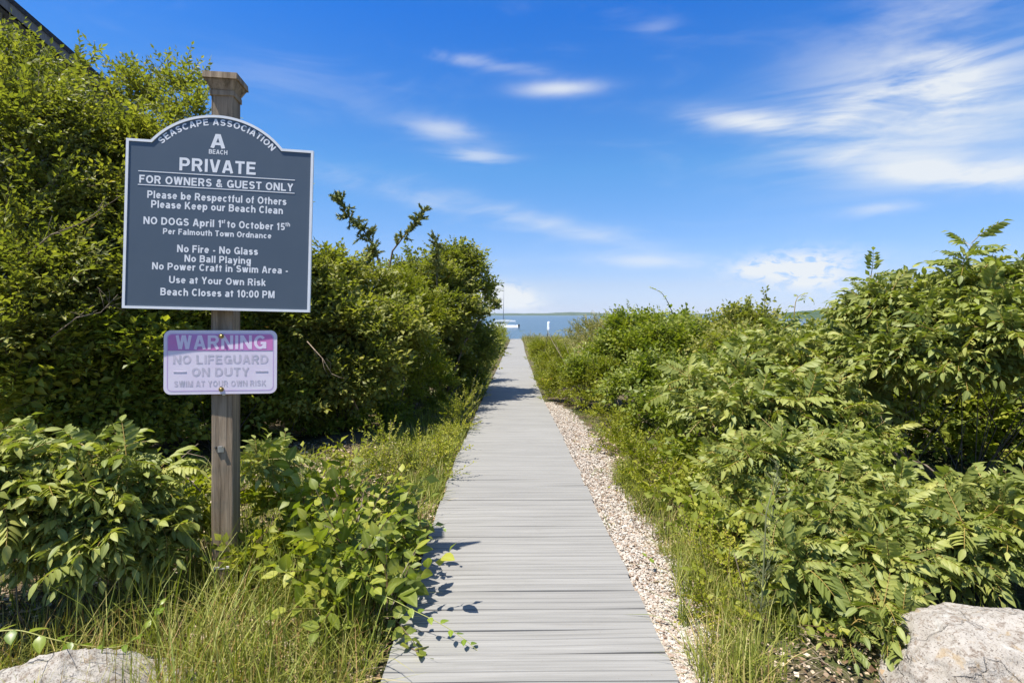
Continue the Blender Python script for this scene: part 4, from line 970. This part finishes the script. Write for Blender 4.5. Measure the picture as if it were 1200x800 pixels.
a0 = math.asin(ch / RA); arc = [(cx_ + RA * math.sin(a), zc + RA * math.cos(a)) for a in np.linspace(a0, -a0, 33)]
def outline(ins):
    q = math.acos(min(1, (zsh - ins - zc) / (RA - ins)))
    arc = [(cx_ + (RA - ins) * math.sin(a), zc + (RA - ins) * math.cos(a)) for a in np.linspace(q, -q, 33)]
    return [(-hw + ins, ins), (hw - ins, ins), (hw - ins, zsh - ins)] + arc + [(-hw + ins, zsh - ins)]
def panel(name, o_, y0, y1, matl, parent):
    B = Buf(); n = len(o_); c_ = (0, .45)
    V = [(x, y0, z) for x, z in o_] + [(x, y1, z) for x, z in o_] + [(c_[0], y0, c_[1]), (c_[0], y1, c_[1])]; Fc = []
    for i_ in range(n):
        j = (i_ + 1) % n; Fc += [(i_, j, 2 * n), (j + n, i_ + n, 2 * n + 1), (i_, i_ + n, j + n), (i_, j + n, j)]
    B.add(V, Fc); return B.build(name, matl, parent)
face = panel('sign_board', outline(.012), -.009, .0, M_SIGN, sign)
ring = Buf(); oo, ii = outline(0), outline(.0125); n = len(oo)
V = [(x, -.013, z) for x, z in oo] + [(x, -.013, z) for x, z in ii] + [(x, .006, z) for x, z in oo] + [(x, .006, z) for x, z in ii]; Fc = []
for i_ in range(n):
    j = (i_ + 1) % n
    for a, b_ in ((0, n), (2 * n, 0), (n, 3 * n), (3 * n, 2 * n)): Fc += [(a + i_, a + j, b_ + j), (a + i_, b_ + j, b_ + i_)]
ring.add(V, Fc); ring.build('border', M_PAINT, sign)
TH = .094                                                    # half the stroke width, as a share of the cap height
def ar(cx, cy, rx, ry, a0_, a1, n=12): return [(cx + rx * math.cos(R(a0_ + (a1 - a0_) * k / n)), cy + ry * math.sin(R(a0_ + (a1 - a0_) * k / n))) for k in range(n + 1)]
t0, T1, X1 = TH, 1 - TH, .73 - TH
bowl = lambda cx: ar(cx, .365, .185, .365 - t0, 0, 360, 20)
GLY = {
 'A': (.74, [[(.09, 0), (.335, .98)], [(.65, 0), (.405, .98)], [(.2, .30), (.54, .30)], [(.30, T1), (.44, T1)]]),
 'B': (.70, [[(t0, 0), (t0, 1)], [(t0, T1)] + ar(.40, .725, .17, T1 - .725, 90, -90) + [(t0, .545)], [(t0, .545)] + ar(.41, .32, .19, .225, 90, -90) + [(t0, t0)]]),
 'C': (.74, [ar(.38, .5, .285, .405, 42, 318, 22)]),
 'D': (.74, [[(t0, 0), (t0, 1)], [(t0, T1)] + ar(.33, .5, .31, .405, 90, -90, 16) + [(t0, t0)]]),
 'E': (.64, [[(t0, 0), (t0, 1)], [(t0, T1), (.60, T1)], [(t0, .52), (.56, .52)], [(t0, t0), (.62, t0)]]),
 'F': (.60, [[(t0, 0), (t0, 1)], [(t0, T1), (.58, T1)], [(t0, .51), (.52, .51)]]),
 'G': (.78, [ar(.39, .5, .29, .405, 40, 345, 24) + [(.67, .45)], [(.42, .44), (.76, .44)], [(.69, .5), (.69, .04)]]),
 'H': (.74, [[(t0, 0), (t0, 1)], [(.64, 0), (.64, 1)], [(t0, .52), (.64, .52)]]),
 'I': (.20, [[(.10, 0), (.10, 1)]]),
 'K': (.74, [[(t0, 0), (t0, 1)], [(.13, .33), (.60, 1.0)], [(.28, .58), (.66, 0)]]),
 'L': (.62, [[(t0, 0), (t0, 1)], [(t0, t0), (.60, t0)]]),
 'M': (.86, [[(t0, 0), (t0, 1)], [(.76, 0), (.76, 1)], [(.15, 1), (.41, .05)], [(.71, 1), (.45, .05)]]),
 'N': (.74, [[(t0, 0), (t0, 1)], [(.64, 0), (.64, 1)], [(.13, .95), (.61, .05)]]),
 'O': (.80, [ar(.40, .5, .30, .405, 0, 360, 28)]),
 'P': (.68, [[(t0, 0), (t0, 1)], [(t0, T1)] + ar(.38, .67, .20, T1 - .67, 90, -90) + [(t0, .435)]]),
 'R': (.72, [[(t0, 0), (t0, 1)], [(t0, T1)] + ar(.40, .69, .19, T1 - .69, 90, -90) + [(t0, .475)], [(.38, .48), (.62, 0)]]),
 'S': (.68, [ar(.335, .71, .225, .195, 20, 270, 16) + ar(.335, .305, .235, .21, 90, -158, 16)]),
 'T': (.64, [[(.32, 0), (.32, T1)], [(.01, T1), (.63, T1)]]),
 'U': (.74, [[(t0, 1), (t0, .36)] + ar(.37, .36, .275, .265, 180, 360, 14) + [(.645, 1)]]),
 'V': (.70, [[(.09, 1), (.31, .02)], [(.61, 1), (.39, .02)], [(.28, t0), (.42, t0)]]),
 'W': (.98, [[(.09, 1), (.26, .02)], [(.46, 1), (.29, .02)], [(.52, 1), (.69, .02)], [(.89, 1), (.72, .02)]]),
 'Y': (.70, [[(.09, 1), (.35, .44)], [(.61, 1), (.35, .44)], [(.35, .5), (.35, 0)]]),
 '&': (.76, [[(.66, .02), (.24, .62)] + ar(.33, .77, .13, .14, 200, -60, 12) + [(.20, .45)] + ar(.30, .27, .2, .185, 120, 300, 12) + [(.60, .46)]]),
 'a': (.60, [ar(.28, .53, .19, .115, 160, 20, 8) + [(.48, .45), (.48, .0)], [(.48, .40), (.30, .38)] + ar(.25, .22, .16, .14, 90, 290, 10) + [(.46, .22)]]),
 'b': (.62, [[(t0, 0), (t0, 1)], bowl(.34)]), 'c': (.58, [ar(.29, .365, .20, .27, 42, 318, 16)]),
 'd': (.62, [[(.53, 0), (.53, 1)], bowl(.28)]), 'e': (.60, [[(.10, .385), (.48, .385)] + ar(.295, .365, .20, .27, 10, 322, 18)]),
 'f': (.36, [[(.16, 0), (.16, .78)] + ar(.29, .79, .13, .12, 180, 85, 6), [(.01, .64), (.34, .64)]]),
 'g': (.62, [bowl(.28), [(.53, .73), (.53, .02)] + ar(.30, .0, .23, .17, 0, -150, 10)]),
 'h': (.60, [[(t0, 0), (t0, 1)], [(t0, .40)] + ar(.30, .42, .20, .215, 165, 0, 10) + [(.50, 0)]]),
 'i': (.20, [[(.10, 0), (.10, .73)], [(.10, .84), (.10, 1)]]),
 'k': (.56, [[(t0, 0), (t0, 1)], [(.12, .26), (.46, .73)], [(.24, .42), (.50, 0)]]), 'l': (.20, [[(.10, 0), (.10, 1)]]),
 'm': (.90, [[(t0, 0), (t0, .73)], [(t0, .42)] + ar(.27, .44, .175, .195, 160, 0, 8) + [(.445, 0)], [(.445, .42)] + ar(.62, .44, .175, .195, 160, 0, 8) + [(.795, 0)]]),
 'n': (.60, [[(t0, 0), (t0, .73)], [(t0, .40)] + ar(.30, .42, .20, .215, 165, 0, 10) + [(.50, 0)]]),
 'o': (.62, [ar(.31, .365, .215, .27, 0, 360, 20)]), 'p': (.62, [[(t0, -.27), (t0, .73)], bowl(.34)]),
 'r': (.40, [[(t0, 0), (t0, .73)], [(t0, .42)] + ar(.31, .42, .20, .215, 165, 85, 6) + [(.38, .635)]]),
 's': (.55, [ar(.275, .51, .175, .125, 20, 270, 12) + ar(.275, .24, .18, .145, 90, -158, 12)]),
 't': (.38, [[(.18, .90), (.18, .19)] + ar(.27, .19, .09, .11, 190, 265, 5), [(.0, .655), (.37, .655)]]),
 'u': (.60, [[(t0, .73), (t0, .30)] + ar(.30, .30, .205, .21, 180, 350, 10), [(.50, 0), (.50, .73)]]),
 'w': (.80, [[(.08, .73), (.23, .01)], [(.40, .73), (.25, .01)], [(.40, .73), (.55, .01)], [(.72, .73), (.57, .01)]]),
 'y': (.56, [[(.08, .73), (.29, .04)], [(.48, .73), (.24, -.10), (.16, -.19), (.05, -.19)]]),
 '0': (.60, [ar(.30, .5, .205, .41, 0, 360, 24)]), '1': (.42, [[(.26, 0), (.26, 1)], [(.05, .74), (.15, .79), (.23, .92)]]),
 '5': (.60, [[(.53, T1), (.16, T1), (.12, .52)] + ar(.30, .32, .20, .225, 130, -150, 14)]),
 '-': (.36, [[(.04, .36), (.32, .36)]]), ':': (.22, [[(.11, 0), (.11, .19)], [(.11, .54), (.11, .73)]]), ' ': (.24, [])}
def stroke(pts, hw_):
    """a flat ribbon of even width along pts with mitred corners"""
    P_ = [np.array(q, float) for q in pts]; n = len(P_); closed = np.linalg.norm(P_[0] - P_[-1]) < 1e-6; V = []
    for k in range(n):
        a_ = P_[k] - P_[k - 1] if k else (P_[-1] - P_[-2] if closed else P_[1] - P_[0])
        b_ = P_[k + 1] - P_[k] if k < n - 1 else (P_[1] - P_[0] if closed else P_[-1] - P_[-2])
        a_ = a_ / (np.linalg.norm(a_) + 1e-9); b_ = b_ / (np.linalg.norm(b_) + 1e-9); m_ = a_ + b_; m_ /= np.linalg.norm(m_) + 1e-9
        nn = np.array((-m_[1], m_[0])); c_ = max(.45, abs(nn @ np.array((-b_[1], b_[0]))))
        V += [P_[k] + nn * hw_ / c_, P_[k] - nn * hw_ / c_]
    return np.array(V), np.array([f for k in range(n - 1) for f in ((2 * k, 2 * k + 1, 2 * k + 3), (2 * k, 2 * k + 3, 2 * k + 2))])
def glyphs(body, gap=.115):
    """list of (vertices (x, z), faces, layer) and the total advance, cap height 1"""
    out, x = [], 0.
    for ch_ in body:
        w_, st = GLY[ch_]; 
        for li, pts in enumerate(st):
            v, f = stroke(pts, TH); out.append((v + (x, 0), f, li, x + w_ / 2))
        x += w_ + gap
    return out, x - gap
def lettering(body, u0, u1, v, cap_h, parent, y_, matl, bold=0, name='lettering', label=None):
    G_, tot = glyphs(body); B = Buf(); k = (u1 - u0) / tot
    for vv, f, li, _ in G_:
        B.add(np.stack([u0 + vv[:, 0] * k, np.full(len(vv), y_ - .0006 - .00008 * li), v + vv[:, 1] * cap_h], 1), f)
    o = B.build(name, matl, parent)
    if label: o['label'] = label
    return o
for body, x0, x1, base_, cap_h in [('PRIVATE', 243, 482, 328, 40), ('FOR OWNERS & GUEST ONLY', 118, 598, 373, 24.5), ('Please be Respectful of Others', 143, 577, 418, 23),
        ('Please Keep our Beach Clean', 155, 566, 447, 23), ('Per Falmouth Town Ordnance', 192, 530, 526, 18), ('No Fire - No Glass', 236, 488, 580, 23), ('No Ball Playing', 259, 466, 609, 22),
        ('No Power Craft in Swim Area -', 158, 582, 636, 22), ('Use at Your Own Risk', 211, 512, 676, 22), ('Beach Closes at 10:00 PM', 184, 540, 714, 23), ('BEACH', 335, 393, 271, 14), ('A', 340, 386, 252, 44)]:
    xm = (x0 + x1) / 2; u0, _ = C(x0, base_); u1, _ = C(x1, base_); _, v0 = C(xm, base_); _, v1 = C(xm, base_ - cap_h)
    lettering(body, u0, u1, v0, v1 - v0, face, -.009, M_PAINT, .030 if cap_h < 30 else .042, label='white line reading ' + body)
v0 = C(360, 498)[1]; ch_ = C(360, 475)[1] - v0
for body, x0, x1, dv, hh in [('NO DOGS April 1', 131, 374, 0, 1), ('st', 374.5, 386, .55, .6), ('to October 15', 392, 572, 0, 1), ('th', 573, 588, .55, .6)]:
    lettering(body, C(x0, 498)[0], C(x1, 498)[0], v0 + dv * ch_, ch_ * hh, face, -.009, M_PAINT, .03, label='white line reading ' + body)
for ya, yb in ((322, 352), (365, 392)):
    _, zq = C(359, (ya + yb) / 2); u0, u1 = C(115, 340)[0], C(603, 360)[0]; B = Buf(); boxb(B, ((u0 + u1) / 2, -.0098, zq), (u1 - u0, .001, .0042)); B.build('rule_line', M_PAINT, face)
# arched words, letter by letter along an arc
ctx, cty = cx_, zc; ul, zl = C(190, 240); ur, zr = C(533, 260)
al = math.atan2(ul - ctx, zl - cty); ar_ = math.atan2(ur - ctx, zr - cty); Rt = RA - .052; lh = .033; arcB = Buf()
G_, tot = glyphs('SEASCAPE ASSOCIATION'); k = abs(ar_ - al) * Rt / tot
for vv, f, li, xc in G_:
    am = al + (ar_ - al) * xc / tot; lx = (vv[:, 0] - xc) * k; lz = vv[:, 1] * lh
    arcB.add(np.stack([ctx + (Rt + lz) * math.sin(am) + lx * math.cos(am), np.full(len(vv), -.0096 - .00008 * li), cty + (Rt + lz) * math.cos(am) - lx * math.sin(am)], 1), f)
o = arcB.build('lettering', M_PAINT, face); o['label'] = 'arched white words SEASCAPE ASSOCIATION'

# ------------------------------------------------------------------ warning sign
warn = empty('warning_sign', (-1.530, 2.690, 1.5 + (369 - 461.5) * 2.690 / F), (0, R(.3), YAW * .8)); tag(warn, 'faded pink and white no lifeguard warning sign with rounded corners', 'sign')
def rrect(w_, h_, r_, z0=0, n=6):
    pts = []
    for cx2, cz2, a0_ in ((w_ / 2 - r_, z0 + r_, -90), (w_ / 2 - r_, z0 + h_ - r_, 0), (-w_ / 2 + r_, z0 + h_ - r_, 90), (-w_ / 2 + r_, z0 + r_, 180)):
        for k in range(n + 1): a = R(a0_ + 90 * k / n); pts.append((cx2 + r_ * math.cos(a), cz2 + r_ * math.sin(a)))
    return pts
WW, WH = .560, .334
B = Buf(); prism(B, rrect(WW, WH, .035), 0, .003); wp = B.build('warning_plate', M_WARN, warn)
B = Buf(); n = 28
oo, ii = rrect(WW - .032, WH - .032, .024, .016), rrect(WW - .040, WH - .040, .020, .020); V = [(x, -.0006, z) for x, z in oo] + [(x, -.0006, z) for x, z in ii]
Fc = [f for k in range(n) for f in ((k, (k + 1) % n, n + (k + 1) % n), (k, n + (k + 1) % n, n + k))]; B.add(V, Fc); B.build('inset_border', M_INSET, wp)
B = Buf(); top_ = [q for q in rrect(WW - .042, WH - .042, .020, .021) if q[1] > .2]; prism(B, [(-(WW - .042) / 2, .228), ((WW - .042) / 2, .228)] + top_, -.0012, -.0002); B.build('header_band', M_PINK, wp)
def WL(x): return (x - 617) / 983 * WW
def WZ(y_): return (685 - y_) / 590 * WH
for body, x0, x1, base_, cap_h, m_, yy_ in [('WARNING', 228, 1015, 270, 130, M_PALE, -.0012), ('NO LIFEGUARD', 205, 1032, 405, 82, M_FADED, 0), ('ON DUTY', 365, 865, 520, 80, M_FADED, 0), ('SWIM AT YOUR OWN RISK', 215, 1015, 615, 55, M_FADED, 0)]:
    lettering(body, WL(x0), WL(x1), WZ(base_), cap_h / 590 * WH, wp, yy_, m_, .02, label='faded line reading ' + body)
for x0, x1 in ((210, 320), (920, 1030)): B = Buf(); boxb(B, ((WL(x0) + WL(x1)) / 2, -.0008, WZ(478)), (WL(x1) - WL(x0), .0012, .006)); B.build('dash', M_FADED, wp)
bolt(wp, WL(622), -.0022, WZ(148), .0085, M_BRASS, 'brass_bolt'); bolt(wp, WL(622), -.0006, WZ(640), .0085, M_BRASS, 'brass_bolt')

# ------------------------------------------------------------------ house gable behind the trees
ax = np.array((.75, .66, 0)); ax /= np.linalg.norm(ax); HY = math.atan2(ax[1], ax[0])
house = empty('shingled_house', (-8.5, 8.5, 0), (0, 0, HY)); tag(house, 'grey shingled gable house rising behind the left trees', 'house')
def rake(x): return 6.62 - .80 * abs(x + 3.0) + 2.4
apex = (-3.0, 9.02)
B = Buf(); e = 3.4; zl_ = 9.02 - .8 * (e + 3)
prism(B, [(-3 - e - 3, 0), (e, 0), (e, zl_), apex, (-3 - e - 3, zl_)], .02, 6); B.build('wall', M_SHINGLE, house)
B = Buf()
for s in (-1, 1):
    x1_ = -3 + s * (e + 3 + .35); z1_ = 9.02 - .8 * (e + 3 + .35); L = math.hypot(x1_ + 3, z1_ - 9.02); an = math.atan2(z1_ - 9.02, x1_ + 3)
    Rm = np.array(Matrix.Rotation(-an, 3, 'Y')); boxb(B, ((x1_ - 3) / 2, 2.9, (9.02 + z1_) / 2 + .10), (L, 6.6, .07), Rm)
rf = B.build('roof', M_ROOF, house)
B = Buf()
for s in (-1, 1):
    x1_ = -3 + s * (e + 3 + .33); z1_ = 9.02 - .8 * (e + 3 + .33); L = math.hypot(x1_ + 3, z1_ - 9.02); an = math.atan2(z1_ - 9.02, x1_ + 3)
    boxb(B, ((x1_ - 3) / 2, -.36, (9.02 + z1_) / 2 - .0), (L, .03, .16), np.array(Matrix.Rotation(-an, 3, 'Y')))
B.build('rake_board', M_SHINGLE, house)
shm = []
for k in range(5):
    B = Buf(); boxb(B, (0, 0, 0), (.165 - .012 * k, .012, .19), a=(k / 5, 0, 0, 1)); shm.append(B.mesh('shingle', M_SHINGLE))
cnt = 0; rest = Buf(); z = 3.2
while z < 7.6:
    x = -2.4 + random.uniform(0, .1)
    while x < e:
        k = random.randrange(5); wsh = .165 - .012 * k
        if z + .1 < rake(x + wsh / 2) - .12 and z + .1 < rake(x) - .12:
            if -.3 < x < 2.3 and z > 4.0 and cnt < 298:
                o = link(bpy.data.objects.new('shingle', shm[k]), house); o.location = (x + wsh / 2, .004 + random.uniform(-.002, .002), z); o.rotation_euler = (R(4), 0, R(random.uniform(-.6, .6))); cnt += 1
            else: boxb(rest, (x + wsh / 2, .004, z), (wsh, .012, .19), np.array(Matrix.Rotation(R(4), 3, 'X')), (k / 5, 0, 0, 1))
        x += wsh + .006
    z += .14
rest.build('shingle', M_SHINGLE, house, kind='stuff')

# ------------------------------------------------------------------ boat, buoy, light pole
def ring_hull(sections):
    B = Buf(); n = len(sections[0]); V = [p_ for s_ in sections for p_ in s_]; Fc = []
    for i_ in range(len(sections) - 1):
        for j in range(n - 1): a = i_ * n + j; Fc += [(a, a + 1, a + n + 1), (a, a + n + 1, a + n)]
        a = i_ * n; Fc += [(a, a + n, a + 2 * n - 1), (a, a + 2 * n - 1, a + n - 1)]
    m_ = (len(sections) - 1) * n
    for j in range(1, n - 1): Fc += [(0, j, j + 1), (m_, m_ + j + 1, m_ + j)]
    B.add(V, Fc); return B
YB = 205.0; bxp = (590 - 600) * YB / F
boat = empty('motor_boat', (bxp, YB, -4.0)); tag(boat, 'white motor boat with canopy moored off the end of the path', 'boat')
sec = []
for x, wd, hh in ((5.8, 1.35, 1.5), (3.5, 1.5, 1.45), (0, 1.6, 1.5), (-3.5, 1.35, 1.65), (-5.6, .75, 1.85), (-6.8, .08, 2.0)):
    sec.append([(x, -wd * .72, hh), (x, -wd, .5), (x, -wd * .9, -.25), (x, wd * .9, -.25), (x, wd, .5), (x, wd * .72, hh)])
ring_hull(sec).build('hull', M_WHITE, boat, smooth=False)
B = Buf(); boxb(B, (-.9, 0, 2.1), (5.6, 2.2, 1.4)); cab = B.build('cabin', M_WHITE, boat); bevel(cab, .12)
for x in (-2.3, -1.2, -.1): B = Buf(); boxb(B, (x, -1.112, 2.35), (.85, .02, .5)); B.build('window', M_GLASS, cab)
B = Buf()
prism(B, [(-3.6, 2.85), (4.9, 2.8), (4.8, 3.25), (.6, 3.6), (-3.2, 3.4)], -1.3, 1.3); B.build('canopy', M_CANVAS, boat)
B = Buf()
for x in (1.5, 4.6):
    for s in (-1.2, 1.2): tube(B, [(x, s, 1.1), (x, s, 2.6)], [.04, .04], 6)
B.build('canopy_frame', M_STEEL, boat)
B = Buf(); boxb(B, (6.15, 0, 1.25), (.7, .6, 1.1)); boxb(B, (6.2, 0, .2), (.3, .25, 1.2)); bevel(B.build('outboard_motor', M_DARK, boat), .08)
B = Buf(); tube(B, [(-3.4, -1.3, 1.25), (-5.5, -.8, 2.0), (-6.6, 0, 2.15), (-5.5, .8, 2.0), (-3.4, 1.3, 1.25)], [.04] * 5, 5); B.build('bow_rail', M_STEEL, boat)
YP = 214.0; pole = empty('light_pole', ((589.6 - 600) * YP / F, YP, -4.0)); tag(pole, 'tall thin light pole with a short bent arm behind the moored boat', 'light pole')
ztop = H + (369 - 338) * YP / F + 4.0
B = Buf(); tube(B, [(0, 0, -.5), (.15, 0, ztop * .5), (.3, 0, ztop)], [.16, .13, .11], 8); B.build('shaft', M_POLE, pole, smooth=True)
B = Buf(); tube(B, [(.3, 0, ztop - .05), (-.5, 0, ztop + .1), (-1.1, 0, ztop)], [.11, .10, .09], 8); arm_ = B.build('arm', M_POLE, pole, smooth=True)
B = Buf(); boxb(B, (-1.45, 0, ztop - .05), (.8, .35, .22)); bevel(B.build('lamp_head', M_POLE, arm_), .05)
YU = 190.0; buoy = empty('channel_buoy', ((643 - 600) * YU / F, YU, -4.0)); tag(buoy, 'small white marker buoy floating right of the boat', 'buoy')
B = Buf(); tube(B, [(0, 0, -.3), (0, 0, .55), (0, 0, .7)], [.62, .62, .58], 14); B.build('float', M_WHITE, buoy)
B = Buf(); tube(B, [(0, 0, .7), (0, 0, 2.6), (0, 0, 3.1)], [.56, .52, .35], 12); B.build('tower', M_WHITE, buoy)
